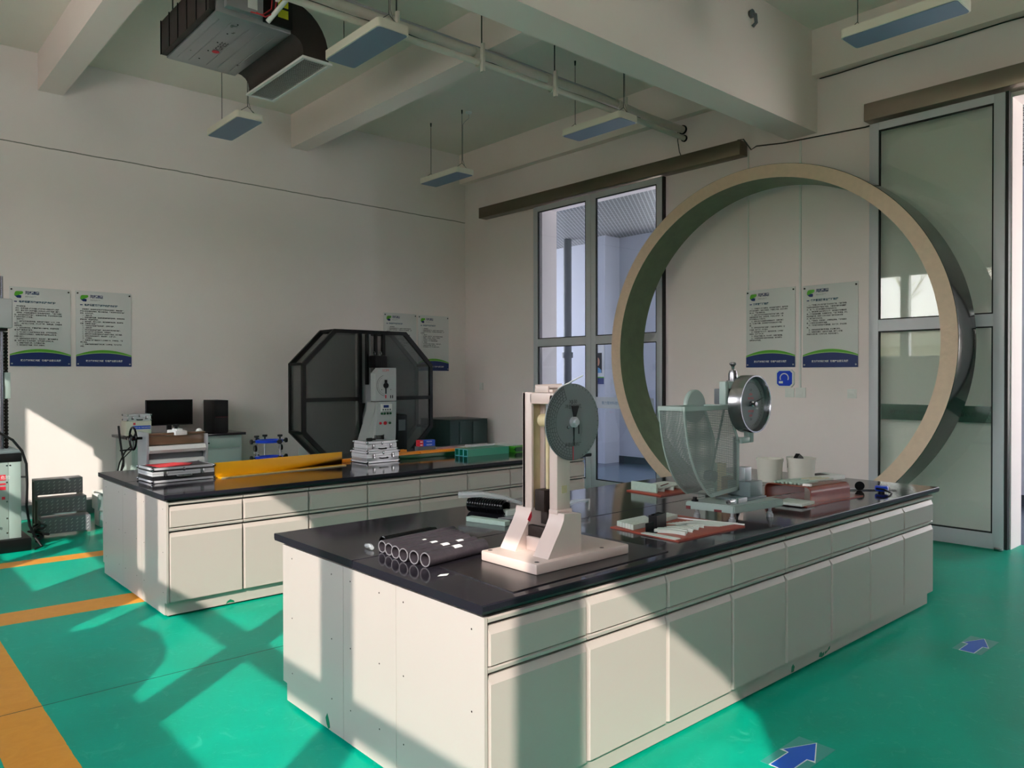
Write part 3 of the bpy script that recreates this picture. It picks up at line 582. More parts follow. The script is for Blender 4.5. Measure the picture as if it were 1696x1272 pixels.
# supply duct: quarter round dropping to the grille
P = []
for i in range(9): a = PI/2*i/8; P.append((2.93+.36*math.sin(a), 4.36+.39*math.cos(a)))
P += [(3.29, 4.305), (3.05, 4.305), (3.05, 4.34)]
for i in range(5): a = PI/2*(1-i/4); P.append((2.93+.12*math.sin(a), 4.36+.11*math.cos(a)))
obj('supply_duct', MB().prism(P, 'y', 6.10, 7.24), M['ins'], t)
g_ = obj('outlet_grille', MB().box(3.03, 3.31, 6.07, 6.10, 4.285, 4.305).box(3.03, 3.31, 7.23, 7.26, 4.285, 4.305).box(3.03, 3.06, 6.10, 7.23, 4.285, 4.305).box(3.28, 3.31, 6.10, 7.23, 4.285, 4.305), M['white'], t)
mb = MB()
for i in range(44): yy = 6.115+.0253*i; mb.prism([(yy, 4.286), (yy+.013, 4.298), (yy+.016, 4.298), (yy+.003, 4.286)], 'x', 3.06, 3.28)
obj('louvre', mb, M['white'], g_)
mb = MB()
for xx, yy in ((2.33, 6.2), (2.33, 7.2), (2.9, 6.2), (2.9, 7.2)): mb.cyl((xx, yy, z1), (xx, yy, ZC), .006, seg=6)
obj('hanging_rod', mb, M['wire'], t)

# ================================================================== the big pipe ring
t = thing('pipe_ring', 'giant upright ring cut from thick black plastic pipe, standing behind the near bench', 'pipe section', (7.10, 4.216, 0), 0)
R_, ov, th_, wd = 1.887, .018, .143, .44
def oval(r, k, n=160): a = 2*PI*k/n; return ((r*(1+ov))*math.cos(a)+4.216, (r*(1-ov))*math.sin(a)+R_*(1-ov))
def band(ra, xa, rb, xb):
    mb = MB(); n = 160; A = [mb.bm.verts.new((xa, *oval(ra, k))) for k in range(n)]; B = [mb.bm.verts.new((xb, *oval(rb, k))) for k in range(n)]
    for k in range(n): mb.bm.faces.new((A[k], A[(k+1) % n], B[(k+1) % n], B[k]))
    return mb
obj('front_face', band(R_-.004, 7.10, R_-th_+.004, 7.10), M['pipe_face'], t)
mb = band(R_-.004, 7.10, R_, 7.104); bmesh_n = 0
full = MB(); n = 160
rings_ = [[full.bm.verts.new((x, *oval(r, k))) for k in range(n)] for r, x in ((R_-.004, 7.10), (R_, 7.104), (R_, 7.10+wd-.004), (R_-.004, 7.10+wd), (R_-th_, 7.10+wd))]
for a, b in zip(rings_, rings_[1:]):
    for k in range(n): full.bm.faces.new((a[k], a[(k+1) % n], b[(k+1) % n], b[k]))
mb.bm.free()
obj('outer_skin', full, M['pipe_out'], t)
obj('inner_skin', band(R_-th_, 7.10+wd, R_-th_+.004, 7.10), M['pipe_in'], t)
tag(obj('ring_support', MB().prism([(3.72, 0), (3.92, 0), (3.92, .02), (3.80, .06)], 'x', 7.15, 7.5).prism([(4.51, 0), (4.71, 0), (4.63, .06), (4.51, .02)], 'x', 7.15, 7.5), M['board']), 'low wooden wedges keeping the giant ring from rolling', 'chock')

# floor arrow stickers
def arrow(x0, x1, y0, y1, label):
    t = thing('floor_arrow_sticker', label, 'sticker', ((x0+x1)/2, (y0+y1)/2, 0), 0, 'blue arrow stickers on the floor')
    obj('film', MB().box(x0, x1, y0, y1, .0002, .0012), M['film'], t); w_, h_ = x1-x0, y1-y0; yc = (y0+y1)/2
    def ar(s, z0, z1):
        P = [(0.0+s*.02, -.27+s*.03), (.47+s*.01, -.27+s*.03), (.47+s*.035, -.48+s*.06), (1-s*.035, 0), (.47+s*.035, .48-s*.06), (.47+s*.01, .27-s*.03), (0+s*.02, .27-s*.03)]
        return MB().prism([(x0+w_*a, yc+h_*b) for a, b in P], 'z', z0, z1)
    obj('arrow_outline', ar(0, .0012, .0018), M['paper'], t); obj('arrow_fill', ar(1, .0018, .0024), M['sky_print'], t)
arrow(4.755, 5.067, 1.419, 1.567, 'blue arrow floor sticker farther away, in open shade')
arrow(2.783, 3.10, 1.46, 1.62, 'blue arrow floor sticker near the camera, partly in sun')
# ================================================================== LAB BENCHES
UW = .489
def cab_unit():
    """front face looks to -Y, at local y=0; x 0..UW; depth .515"""
    t = thing('bench_cabinet', 'x', 'cabinet', (0, 0, 0)); D = .512; e = .003
    L = lambda n, mb, m, p=t: obj(n, mb, m, p, world=False)
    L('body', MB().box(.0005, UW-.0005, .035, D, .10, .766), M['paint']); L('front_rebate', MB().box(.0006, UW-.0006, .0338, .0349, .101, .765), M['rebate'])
    L('plinth', MB().box(0, UW, .04, .06, .012, .10), M['paint'])
    def front(n, z0, z1):
        # panel with sloped top edge
        fr_ = MB(); rings = []
        for y_, ix, it, ib in ((.032, 0, 0, 0), (.016, 0, 0, 0), (0, .009, .026, .004)):
            rings.append([fr_.bm.verts.new(q) for q in ((e+ix, y_, z0+ib), (UW-e-ix, y_, z0+ib), (UW-e-ix, y_, z1-it), (e+ix, y_, z1-it))])
        for a_, b_ in zip(rings, rings[1:]):
            for q in range(4): fr_.bm.faces.new((a_[q], a_[(q+1) % 4], b_[(q+1) % 4], b_[q]))
        fr_.bm.faces.new(rings[0]); fr_.bm.faces.new(rings[-1])
        p = L(n, fr_, M['paint'])
        # curled pull strip above the panel
        s_ = MB().prism([(.005, z1+.020), (.004, z1+.026), (.010, z1+.031), (.032, z1+.031), (.032, z1+.024), (.012, z1+.022), (.010, z1+.016), (.006, z1+.014)], 'x', e, UW-e)
        L('pull_strip', s_, M['paint'], p)
        return p
    front('drawer', .583, .718); front('door', .102, .549)
    return t
proto_cab = cab_unit()
first = [True]
CABS = {}
def bench(nm, x0, y_front, y_back, seams, cy0, cyseam, cy1, where):
    n = 8
    for row in (0, 1):
        for i in range(n):
            if row == 0: loc, rz = (x0+i*UW, y_front, 0), 0; pos = i
            else: loc, rz = (x0+(i+1)*UW, y_back, 0), PI; pos = i
            lab = '%s cabinet from the left end, %s row of the %s bench' % (ORD[pos], 'front' if row == 0 else 'rear', nm)
            if first[0]: c = proto_cab; c.location = loc; c.rotation_euler = (0, 0, rz); first[0] = False; c['label'] = lab; c['group'] = 'drawer and door cabinets of the benches'
            else: c = dup(proto_cab, loc, rz, lab, 'drawer and door cabinets of the benches')
            CABS[(nm, row, i)] = c
    xe = x0+n*UW
    t = thing('bench_end_panel', 'ivory three-piece end panel on the window end of the %s bench' % nm, 'panel', (x0, (y_front+y_back)/2, 0), 0)
    ys = [y_front+.003, *seams, y_back-.003]
    for a, b in zip(ys, ys[1:]):
        obj('panel_sheet', MB().prism([(a+.0012+(.04 if abs(a-ys[0]) < 1e-6 else 0)*0, .018), (b-.0012-(.04 if abs(b-ys[-1]) < 1e-6 else 0), .018), (b-.0012-(.04 if abs(b-ys[-1]) < 1e-6 else 0), .098), (b-.0012, .10), (b-.0012, .752), (a+.0012, .752)] if abs(a-ys[0]) > 1e-6 else [(a+.04, .018), (b-.0012, .018), (b-.0012, .752), (a, .752), (a, .10), (a+.038, .098)], 'x', x0-.014, x0-.0006), M['paint'], t)
    mb = MB()
    for yy in (y_front+.07, seams[0]-.05, seams[0]+.12, seams[1]-.06, seams[1]+.1, y_back-.1):
        for zz in (.70, .42, .16): obj('screw_cap', MB().lathe((x0-.0142, yy, zz), (-1, 0, 0), [(.0035, 0), (.003, .001), (0, .001)], 8), M['iron'], t)
    t = thing('bench_service_core', 'narrow ivory core between the two cabinet rows of the %s bench' % nm, 'panel', ((x0+xe)/2, (y_front+y_back)/2, 0))
    obj('core_panel', MB().box(x0, xe, y_front+.514, y_back-.514, .02, .766), M['paint'], t)
    for i in range(9):
        for yy in (y_front+.09, (y_front+y_back)/2, y_back-.09): obj('leveling_foot', MB().lathe((min(x0+.03+i*UW, xe-.03), yy, 0), 'z', [(0, 0), (.012, 0), (.012, .008), (.006, .012), (.006, .021 if yy != (y_front+y_back)/2 else .02), (0, .021 if yy != (y_front+y_back)/2 else .02)], 10), M['white'], t)
    for (a, b, lb) in ((cy0, cyseam-.0012, 'front'), (cyseam+.0012, cy1, 'rear')):
        xa, xb = x0-.034, xe+.062
        P = [(a, .778), (a, .796), (a+.004, .80), (b-.004, .80), (b, .796), (b, .778), (b-.006, .768), (a+.006, .768)] if lb == 'front' else [(a, .778), (a, .796), (a+.004, .80), (b-.004, .80), (b, .796), (b, .778), (b-.006, .768), (a+.006, .768)]
        wt = obj('bench_worktop', MB().prism(P, 'x', xa, xb), None, mats=[M['granite'], M['granite_edge']])
        for f_ in wt.data.polygons: f_.material_index = 0 if f_.normal.z > .9 else 1
        tag(wt, 'polished black granite worktop slab, %s half of the %s bench' % (lb, nm), 'worktop', 'black worktop slabs')
bench('near', 1.622, 1.938, 3.452, (2.47, 2.874), 1.925, 2.762, 3.50, '')
bench('far', 1.610, 5.108, 6.640, (5.63, 6.085), 5.08, 5.93, 6.69, '')

def green_chip(par, pts, axis, a0, a1): obj('green_paint_smear', MB().prism(pts, axis, a0, a1), M['leaf_d'], par)
for key in (('near', 0, 4), ('near', 0, 5), ('far', 0, 0)): CABS[key].matrix_basis = Matrix.Translation(CABS[key].location)
green_chip(CABS[('near', 0, 4)], [(4.00, .025), (4.03, .016), (4.06, .022), (4.06, .038), (4.04, .034), (4.03, .045), (4.01, .044)], 'y', 1.9765, 1.9779)
green_chip(CABS[('near', 0, 5)], [(4.07, .022), (4.09, .03), (4.125, .04), (4.13, .055), (4.115, .05), (4.10, .038), (4.07, .036)], 'y', 1.9765, 1.9779)
green_chip(CABS[('near', 0, 4)], [(3.70, .018), (3.725, .016), (3.735, .04), (3.72, .055), (3.705, .045)], 'y', 1.9765, 1.9779)
green_chip(CABS[('far', 0, 0)], [(1.99, .012), (2.01, .02), (2.05, .016), (2.045, .028), (2.02, .04), (2.0, .03)], 'y', 5.1465, 5.1479)
e_ = [o for o in COL.objects if o.name.startswith('bench_end_panel') and 'near' in o['label']][0]
green_chip(e_, [(2.99, .03), (3.005, .018), (3.02, .035), (3.03, .06), (3.015, .085), (3.0, .06)], 'x', 1.607, 1.6079)
ZT = .80
# ================================================================== NEAR BENCH OBJECTS
tag(obj('rubber_mat', MB().prism([(1.764, 1.972), (2.672, 1.989), (2.69, 2.56), (2.1, 2.45), (1.79, 2.435)], 'z', ZT, ZT+.004), M['granite_mat']), 'thin black mat under the cream pendulum tester', 'mat')
ZM = ZT+.004
# cream pendulum impact tester
t = thing('pendulum_impact_tester', 'cream cast pendulum impact tester with a large grey dial disc', 'testing machine', (2.24, 2.24, ZM))
C = M['cream']
obj('base_plate', MB().box(1.972, 2.51, 2.072, 2.40, ZM, .845, .006), C, t)
mb = MB()
for x, y in ((2.0, 2.10), (2.0, 2.375), (2.48, 2.375), (2.37, 2.10)): mb.lathe((x, y, .8452), 'z', [(.010, 0), (.009, .0006), (0, .0006)], 10)
obj('bolt_hole', mb, M['iron'], t)
FOOT = [(2.060, .845), (2.246, .845), (2.246, 1.002), (2.150, 1.010), (2.146, .985), (2.128, .95), (2.098, .905)]
f_ = obj('front_upright', MB().prism(FOOT, 'y', 2.10, 2.185).box(2.15, 2.225, 2.14, 2.185, 1.002, 1.48, .004).box(2.146, 2.232, 2.135, 2.185, 1.002, 1.02, .004), C, t)
obj('rear_upright', MB().prism(FOOT, 'y', 2.29, 2.383).box(2.15, 2.163, 2.288, 2.343, 1.002, 1.487, .003).box(2.222, 2.236, 2.288, 2.343, 1.002, 1.487, .003).box(2.15, 2.236, 2.325, 2.343, 1.002, 1.487, .002), C, t)
obj('raw_recess', MB().box(2.1635, 2.2215, 2.312, 2.3245, 1.003, 1.44), M['raw'], t)
obj('top_bridge', MB().box(2.15, 2.235, 2.15, 2.30, 1.44, 1.486, .005), C, t)
p_ = obj('pendulum_arm', MB().cyl((2.192, 2.235, 1.372), (2.192, 2.235, 1.08), .010, .008, 12).lathe((2.192, 2.20, 1.372), 'y', [(0, 0), (.027, 0), (.027, .07), (0, .07)], 20), M['raw'], t)
obj('hammer', MB().box(2.145, 2.24, 2.21, 2.265, 1.005, 1.092, .004), M['iron'], p_)
obj('striker', MB().box(2.165, 2.205, 2.215, 2.25, .95, 1.0049, .003), M['iron'], p_)
obj('anvil', MB().box(2.13, 2.155, 2.186, 2.289, .90, .945, .003).box(2.247, 2.29, 2.16, 2.289, .915, .965, .003).box(2.1551, 2.2469, 2.19, 2.285, .90, .915), M['iron'], t)
obj('anvil_block', MB().box(2.12, 2.243, 2.187, 2.288, .8451, .8999, .002), C, t)
d_ = obj('dial_disc', MB().lathe((2.187, 2.088, 1.372), 'y', [(0, 0), (.151, 0), (.152, .001), (.152, .005), (0, .005)], 72), M['dial'], t)
obj('shaft_boss', MB().lathe((2.187, 2.093, 1.372), 'y', [(.03, 0), (.03, .046), (0, .046)], 24), M['iron'], t)
yd = 2.0872
def ring_arc(cx, cz, r, w, a0, a1, y0, y1, n=40):
    P = [(cx+(r+w)*math.cos(a0+(a1-a0)*i/n), cz+(r+w)*math.sin(a0+(a1-a0)*i/n)) for i in range(n+1)]+[(cx+r*math.cos(a0+(a1-a0)*i/n), cz+r*math.sin(a0+(a1-a0)*i/n)) for i in range(n, -1, -1)]
    return P
mb = MB(); cx, cz = 2.187, 1.372; A0, A1 = math.radians(112), math.radians(268)
for r in (.096, .107, .118, .129, .140, .148): mb.prism(ring_arc(cx, cz, r, .0009, A0, A1, 0, 0), 'y', yd, yd+.0006)
def ray(a, ra, rb, w=.0008):
    c, s = math.cos(a), math.sin(a); return [(cx+ra*c-w*s, cz+ra*s+w*c), (cx+rb*c-w*s, cz+rb*s+w*c), (cx+rb*c+w*s, cz+rb*s-w*c), (cx+ra*c+w*s, cz+ra*s-w*c)]
for i in range(6):
    ra = (.096, .107, .118, .129, .140)[min(i, 4)]; nn = (14, 18, 22, 30, 44, 44)[i]
    if i < 5:
        for k_ in range(nn+1): mb.prism(ray(A0+(A1-A0)*k_/nn, ra, ra+.011, .0005), 'y', yd, yd+.0006)
for k_ in range(22): mb.prism(ray(math.radians(90-7.5*k_), .141, .148, .0007), 'y', yd, yd+.0006)
obj('scale_lines', mb, M['ink'], d_)
put_text('dial_text', 'XJJ-50\n冲击试验机', .0195, frame_xz(2.187, yd-.0002, 1.446), M['ink'], d_, 'CENTER', .9, 1.0)
put_text('dial_text', 'J\n承德试验机厂', .0165, frame_xz(2.187, yd-.0002, 1.295), M['ink'], d_, 'CENTER', .9, 1.05)
obj('red_mark', MB().box(2.1852, 2.1888, yd-.0003, yd+.0004, 1.222, 1.276), M['red'], d_)
obj('pointer', MB().prism([(2.172, 1.436), (2.213, 1.436), (2.196, 1.392), (2.188, 1.372), (2.1865, 1.280), (2.1835, 1.280), (2.1785, 1.372), (2.182, 1.392)][:], 'y', yd-.008, yd-.006), M['blk'], d_)
obj('hub', MB().lathe((2.187, yd, 1.372), (0, -1, 0), [(.021, 0), (.021, .012), (.012, .013), (.012, .024), (0, .024)], 24), M['steel_b'], d_)
obj('latch', MB().cyl((2.205, yd-.013, 1.37), (2.206, yd-.013, 1.325), .0022, seg=8), M['blk'], d_)
obj('stop_screw', MB().lathe((2.157, yd, 1.352), (0, -1, 0), [(.006, 0), (.006, .005), (0, .006)], 12), M['steel'], d_)
obj('release_handle', MB().box(2.155, 2.225, 2.17, 2.20, 1.4865, 1.500, .003).box(2.15, 2.16, 2.19, 2.27, 1.4865, 1.513, .002).cyl((2.155, 2.27, 1.508), (2.23, 2.19, 1.512), .011, seg=12), C, t)
obj('release_rod', MB().cyl((2.205, 2.19, 1.502), (2.30, 2.14, 1.556), .003, seg=8), M['white'], t)
obj('worn_label', MB().box(2.175, 2.205, 2.1385, 2.1399, 1.085, 1.115), M['raw'], t)
obj('paint_chip', MB().prism([(2.128, .965), (2.14, .985), (2.150, .998), (2.152, .975), (2.14, .955)], 'y', 2.2885, 2.2899), M['redbox'], t)

# black plastic tubes
def tube_thing(ax, ay, bx, by, r, label, m=None):
    zc = ZT+r+.0005; a, b = Vector((ax, ay, zc)), Vector((bx, by, zc)); d = (b-a).normalized(); L_ = (b-a).length
    t = thing('plastic_tube', label, 'tube', (ax, ay, ZT), 0, 'black plastic tubes in a row')
    obj('tube_wall', MB().lathe(a, d, [(r-.0055, .001), (r-.0045, 0), (r-.001, 0), (r, .001), (r, L_-.001), (r-.001, L_), (r-.005, L_), (r-.0055, L_-.001), (r-.0055, .001)], 36), M['hdpe'], t)
    obj('cut_end', MB().lathe(a, d, [(r-.005, -.0006), (r-.0008, -.0006), (r-.0008, .0006), (r-.005, .0006), (r-.005, -.0006)], 36), M['hdpe_end'], t)
    return t, a, d, r
TB = [(1.744, 2.470, 2.078, 2.512, .0295, 'nearest black tube at the front of the row, with a white sticker'),
      (1.737, 2.537, 2.085, 2.583, .0285, 'second black tube of the row, counted from the camera, with stickers'),
      (1.730, 2.602, 2.10, 2.650, .028, 'third black tube of the row, counted from the camera, with one sticker'),
      (1.735, 2.668, 2.12, 2.716, .0275, 'fourth black tube of the row, counted from the camera, with a small sticker'),
      (1.745, 2.733, 2.14, 2.781, .027, 'fifth black tube of the row, counted from the camera'),
      (1.752, 2.797, 2.17, 2.845, .0265, 'sixth and rearmost smooth black tube of the row')]
def sticker(tt, frac, ang, w=.022, lw=.035):
    t, a, d, r = tt; L_ = .35; side = d.cross(Vector((0, 0, 1))).normalized(); mb = MB(); n = 5; c0 = a+d*(L_*frac)
    for i in range(n):
        q = []
        for u, kk_ in ((0, i), (lw, i), (lw, i+1), (0, i+1)):
            th = ang+(kk_/n-.5)*w/r; q.append(c0+d*u+(r+.0006)*(math.sin(th)*side+math.cos(th)*Vector((0, 0, 1))))
        mb.face(q)
    obj('sticker', mb, M['paper'], t)
tt = [tube_thing(*a) for a in TB]
sticker(tt[0], .42, .25, .026, .045); sticker(tt[1], .42, .2, .024, .04); sticker(tt[1], .68, .1, .022, .035); sticker(tt[2], .42, .15, .018, .035); sticker(tt[3], .42, .1, .012, .02)
t = thing('wrapped_tube', 'short black ribbed roll wrapped in shiny film behind the black tubes', 'tube', (1.90, 2.88, ZT))
obj('tube_wall', MB().lathe((1.80, 2.87, ZT+.0275), (1, .12, 0), [(.022, 0), (.027, .002)]+[(.027-.0015*(i % 2), .01+.012*i) for i in range(24)]+[(.022, .31), (.022, 0)], 24), M['blk_gloss'], t)
tag(obj('blue_wrapper', MB().tube([(1.742, 2.862, ZT+.012), (1.75, 2.89, ZT+.016), (1.748, 2.92, ZT+.012)], .010, 6), M['plastic_film']), 'scrap of clear film at the end of the rear black tube', 'wrapper')
tag(obj('paper_scrap', MB().prism([(1.700, 2.327), (1.733, 2.313), (1.757, 2.33), (1.724, 2.342)], 'z', ZT+.0001, ZT+.0006), M['paper']), 'small white paper scrap lying in front of the black tubes', 'paper')

# corrugated roll, pale bar, plastic bag behind
mb = MB(); pr = [(.032, 0), (.042, .001)]
for i in range(14): pr += [(.042, .004+.0165*i), (.042, .012+.0165*i), (.0395, .013+.0165*i), (.0395, .0155+.0165*i)]
pr += [(.042, .238), (.032, .239), (.032, 0)]
tag(obj('corrugated_sleeve', mb.lathe((2.665, 3.335, ZT+.0425), (.28, -1, 0), pr, 32), M['blk_gloss']), 'short glossy black ringed sleeve lying behind the tubes', 'sleeve')
tag(obj('plastic_bag', MB().tube([(2.60, 3.36, ZT+.095), (2.70, 3.26, ZT+.10), (2.80, 3.2, ZT+.075), (2.90, 3.15, ZT+.035), (2.98, 3.08, ZT+.02)], .02, 7, .008), M['plastic_film'], smooth=0), 'crumpled clear plastic draped over the black ringed sleeve', 'plastic bag')
tag(obj('plastic_bag', MB().tube([(3.02, 2.98, ZT+.02), (3.08, 2.94, ZT+.055), (3.17, 2.90, ZT+.06), (3.10, 2.84, ZT+.02)], .016, 6, .006), M['plastic_film'], smooth=0), 'crumpled clear plastic seen just right of the cream tester', 'plastic bag')
def bar(name, label, cat, p, d, L_, w_, h_, m, z=ZT, group=None, bev=.0015):
    d = Vector((d[0], d[1], 0)).normalized(); s = Vector((-d.y, d.x, 0)); mb = MB().box(0, L_, -w_/2, w_/2, 0, h_, bev, 1)
    mb.xf(Matrix.Translation((p[0], p[1], z)) @ Matrix(((d.x, s.x, 0, 0), (d.y, s.y, 0, 0), (0, 0, 1, 0), (0, 0, 0, 1))))
    return tag(obj(name, mb, m), label, cat, group)
bar('specimen_bar', 'long pale grey-green bar lying in front of the black ringed sleeve', 'bar', (2.485, 3.125), (.06, -.26), .25, .045, .024, M['spec_g'])
bar('steel_rod', 'thin steel rod beside the cream tester foot', 'rod', (2.60, 3.02), (.28, -.06), .20, .014, .014, M['steel_b'])
bar('specimen_pack', 'pale bundled bars behind the rear foot of the cream tester', 'bundle', (2.72, 3.11), (.3, -.05), .13, .05, .03, M['spec'])
bar('black_holder', 'small black holder standing behind the cream tester', 'holder', (2.80, 3.0), (.3, -.05), .07, .05, .055, M['blk'])

# green guarded pendulum tester
t = thing('guarded_impact_tester', 'pale green pendulum tester with perforated guard and round chrome dial', 'testing machine', (3.59, 2.24, ZT))
G = M['mint']; zb0, zb1 = .853, .893
P = [(3.37, 2.40), (3.415, 2.135), (3.82, 2.085), (3.80, 2.37)]
b_ = MB().prism(P, 'z', zb0, zb1); bmesh.ops.bevel(b_.bm, geom=list(b_.bm.edges), offset=.006, segments=2, affect='EDGES')
base = obj('base_plate', b_, G, t)
obj('paint_chip', MB().prism([(3.4035, 2.20), (3.3995, 2.22), (3.3955, 2.24), (3.4003, 2.215)], 'z', .8531, .866).prism([(3.3715, 2.37), (3.370, 2.395), (3.3755, 2.37)], 'z', .8531, .87), M['chip'], base)
for x, y in ((3.445, 2.165), (3.745, 2.125), (3.44, 2.375), (3.765, 2.335)):
    obj('leveling_foot', MB().lathe((x, y, ZT+.0003), 'z', [(0, 0), (.017, 0), (.018, .004), (.018, .016), (.013, .02), (.013, .028), (.0085, .032), (.0085, zb0-ZT-.0004), (0, zb0-ZT-.0004)], 20), M['steel_b'], t)
# pedestal, column, head
obj('pedestal', MB().box(3.56, 3.79, 2.17, 2.34, zb1, .905, .002).box(3.66, 3.785, 2.19, 2.33, .905, .985, .004), M['mint_d'], t)
obj('specimen_rest', MB().box(3.475, 3.58, 2.16, 2.19, .8935, .918, .002), M['steel_b'], t); obj('anvil_block', MB().box(3.665, 3.73, 2.225, 2.28, .9851, 1.06, .003), M['steel_b'], t)
obj('column', MB().cyl((3.70, 2.30, .985), (3.70, 2.30, 1.22), .016, seg=20), M['steel'], t)
hd = MB(); hd.box(3.50, 3.535, 2.24, 2.28, 1.402, 1.525, .006); hd.box(3.74, 3.78, 2.24, 2.28, 1.19, 1.525, .006); hd.box(3.535, 3.74, 2.24, 2.28, 1.49, 1.525, .004); hd.box(3.66, 3.74, 2.24, 2.28, 1.19, 1.22, .004)
obj('head_frame', hd, G, t)
obj('bearing_block', MB().box(3.545, 3.73, 2.262, 2.34, 1.402, 1.485, .004), M['gray_d'], t)
obj('knob', MB().lathe((3.65, 2.29, 1.525), 'z', [(.034, 0), (.034, .004), (.024, .005), (.024, .04), (.019, .058), (.008, .06), (.008, .078), (.012, .085), (.019, .092), (.019, .098), (.010, .103), (0, .103)], 28), M['steel'], t)
obj('rear_disc', MB().lathe((3.50, 2.345, 1.39), 'y', [(0, 0), (.085, 0), (.09, .005), (.09, .022), (0, .024)], 40).xf(Matrix.Translation((0, .075, 0))), G, t)
# dial drum
cx, cz, rd = 3.653, 1.405, .153
dr = obj('dial_drum', MB().lathe((cx, 2.15, cz), 'y', [(rd-.010, .004), (rd-.008, 0), (rd-.001, 0), (rd, .003), (rd, .075), (rd-.006, .08), (.03, .08), (.03, .077), (rd-.012, .076), (rd-.010, .004)], 72), M['mirror'], t)
obj('dial_plate', MB().lathe((cx, 2.185, cz), 'y', [(0, 0), (rd-.0115, 0), (rd-.0115, .004), (0, .004)], 64), M['dial'], dr)
yd = 2.1842; mb = MB()
mb.prism(ring_arc(cx, cz, .112, .001, -.02*PI, 1.2*PI, 0, 0), 'y', yd, yd+.0005)
def ray2(a, ra, rb, w): c, s = math.cos(a), math.sin(a); return [(cx+ra*c-w*s, cz+ra*s+w*c), (cx+rb*c-w*s, cz+rb*s+w*c), (cx+rb*c+w*s, cz+rb*s-w*c), (cx+ra*c+w*s, cz+ra*s-w*c)]
for k_ in range(44): mb.prism(ray2(2*PI*k_/44, .112, .120 if k_ % 4 else .125, .0007), 'y', yd, yd+.0005)
obj('scale_lines', mb, M['ink'], dr)
for s, z_, m_, sz in (('0.0', 1.478, 'ink', .018), ('sdjx', 1.456, 'red', .02), ('塑料冲击', 1.434, 'red', .0145), ('试验机械', 1.366, 'red', .0145), ('sdjx', 1.343, 'red', .02), ('100', 1.322, 'ink', .017)):
    put_text('dial_text', s, sz, frame_xz(cx, yd-.0002, z_-.005), M[m_], dr, 'CENTER')
obj('pointer', MB().prism([(cx-.03, cz-.012), (cx, cz-.004), (cx+.11, cz+.032), (cx+.11, cz+.0335), (cx-.002, cz+.005), (cx-.03, cz-.006)], 'y', yd-.012, yd-.010), M['ink'], dr)
obj('hub', MB().lathe((cx, yd, cz), (0, -1, 0), [(.014, 0), (.014, .012), (.007, .014), (.007, .022), (.012, .024), (.012, .034), (0, .036)], 20), M['mirror'], dr)
obj('drive_shaft', MB().cyl((cx, 2.231, cz), (cx, 2.2495, cz), .022, seg=20), M['blk'], t)
# perforated guard
ya, yb = 2.252, 2.412
arc_pts = [(3.16, 1.385), (3.165, 1.33), (3.176, 1.27), (3.192, 1.205), (3.215, 1.14), (3.245, 1.08), (3.282, 1.025), (3.325, .98), (3.37, .945), (3.395, .932)]
side = arc_pts+[(3.65, .945), (3.65, 1.205), (3.55, 1.385)]
def screen_side(y):
    return MB().face([(x, y, z) for x, z in side], [(x, z) for x, z in side])
gd = obj('guard_side_screen', screen_side(ya+.002), M['screen'], t, smooth=0)
obj('guard_side_screen', screen_side(yb-.002), M['screen'], t, smooth=0)
mb = MB(); s_ = 0
for (xa, za), (xb, zb) in zip(arc_pts, arc_pts[1:]):
    L_ = math.hypot(xb-xa, zb-za); mb.face([(xa, ya, za), (xa, yb, za), (xb, yb, zb), (xb, ya, zb)], [(s_, ya), (s_, yb), (s_+L_, yb), (s_+L_, ya)]); s_ += L_
obj('guard_front_screen', mb, M['screen'], t, smooth=0)
def rail(P, w, ys_): # flat strip frame following points in XZ
    mb = MB()
    for y in ys_:
        for (xa, za), (xb, zb) in zip(P, P[1:]):
            d = Vector((xb-xa, 0, zb-za)); L_ = d.length; d.normalize(); nrm = Vector((-d.z, 0, d.x))
            b2 = MB().box(-.002, L_+.002, 0, .008, -w/2, w/2); b2.xf(Matrix.Translation((xa, y, za)) @ Matrix(((d.x, 0, nrm.x, 0), (0, 1, 0, 0), (d.z, 0, nrm.z, 0), (0, 0, 0, 1))))
            tm = bpy.data.meshes.new('t'); b2.bm.to_mesh(tm); mb.bm.from_mesh(tm); bpy.data.meshes.remove(tm); b2.bm.free()
    return mb
for y_ in (ya, yb-.008):
    obj('guard_curved_frame', rail(arc_pts, .010, (y_,)), G, t)
    obj('guard_frame', rail([(3.395, .937), (3.65, .949)], .022, (y_,)), G, t); obj('guard_frame', rail([(3.645, .94), (3.645, 1.21)], .014, (y_,)), G, t)
    obj('guard_frame', rail([(3.648, 1.20), (3.55, 1.39)], .014, (y_,)), G, t)
obj('guard_top', MB().box(3.155, 3.555, ya-.003, ya+.012, 1.378, 1.40).box(3.155, 3.555, yb-.012, yb+.003, 1.378, 1.40).box(3.153, 3.168, ya+.012, yb-.012, 1.378, 1.40).box(3.54, 3.555, ya+.012, yb-.012, 1.378, 1.40), G, t)
obj('pendulum_rod', MB().cyl((cx-.02, 2.33, 1.39), (3.50, 2.33, 1.02), .006, seg=10).lathe((3.50, 2.305, 1.02), 'y', [(0, 0), (.03, 0), (.03, .05), (0, .05)], 20), M['mint_d'], t)
obj('clamp_screw', MB().cyl((3.52, 2.175, .905), (3.405, 2.155, .913), .004, seg=8).lathe((3.405, 2.155, .913), (-1, -.2, .03), [(0, 0), (.012, 0), (.013, .003), (.013, .014), (0, .016)], 20).cyl((3.49, 2.165, .895), (3.49, 2.165, .92), .007, seg=10), M['mirror'], t)
obj('rubber_stop', MB().lathe((3.40, 2.36, zb1+.0003), 'z', [(0, 0), (.018, 0), (.018, .008), (.011, .01), (.011, .022), (0, .022)], 18), M['blk'], t)

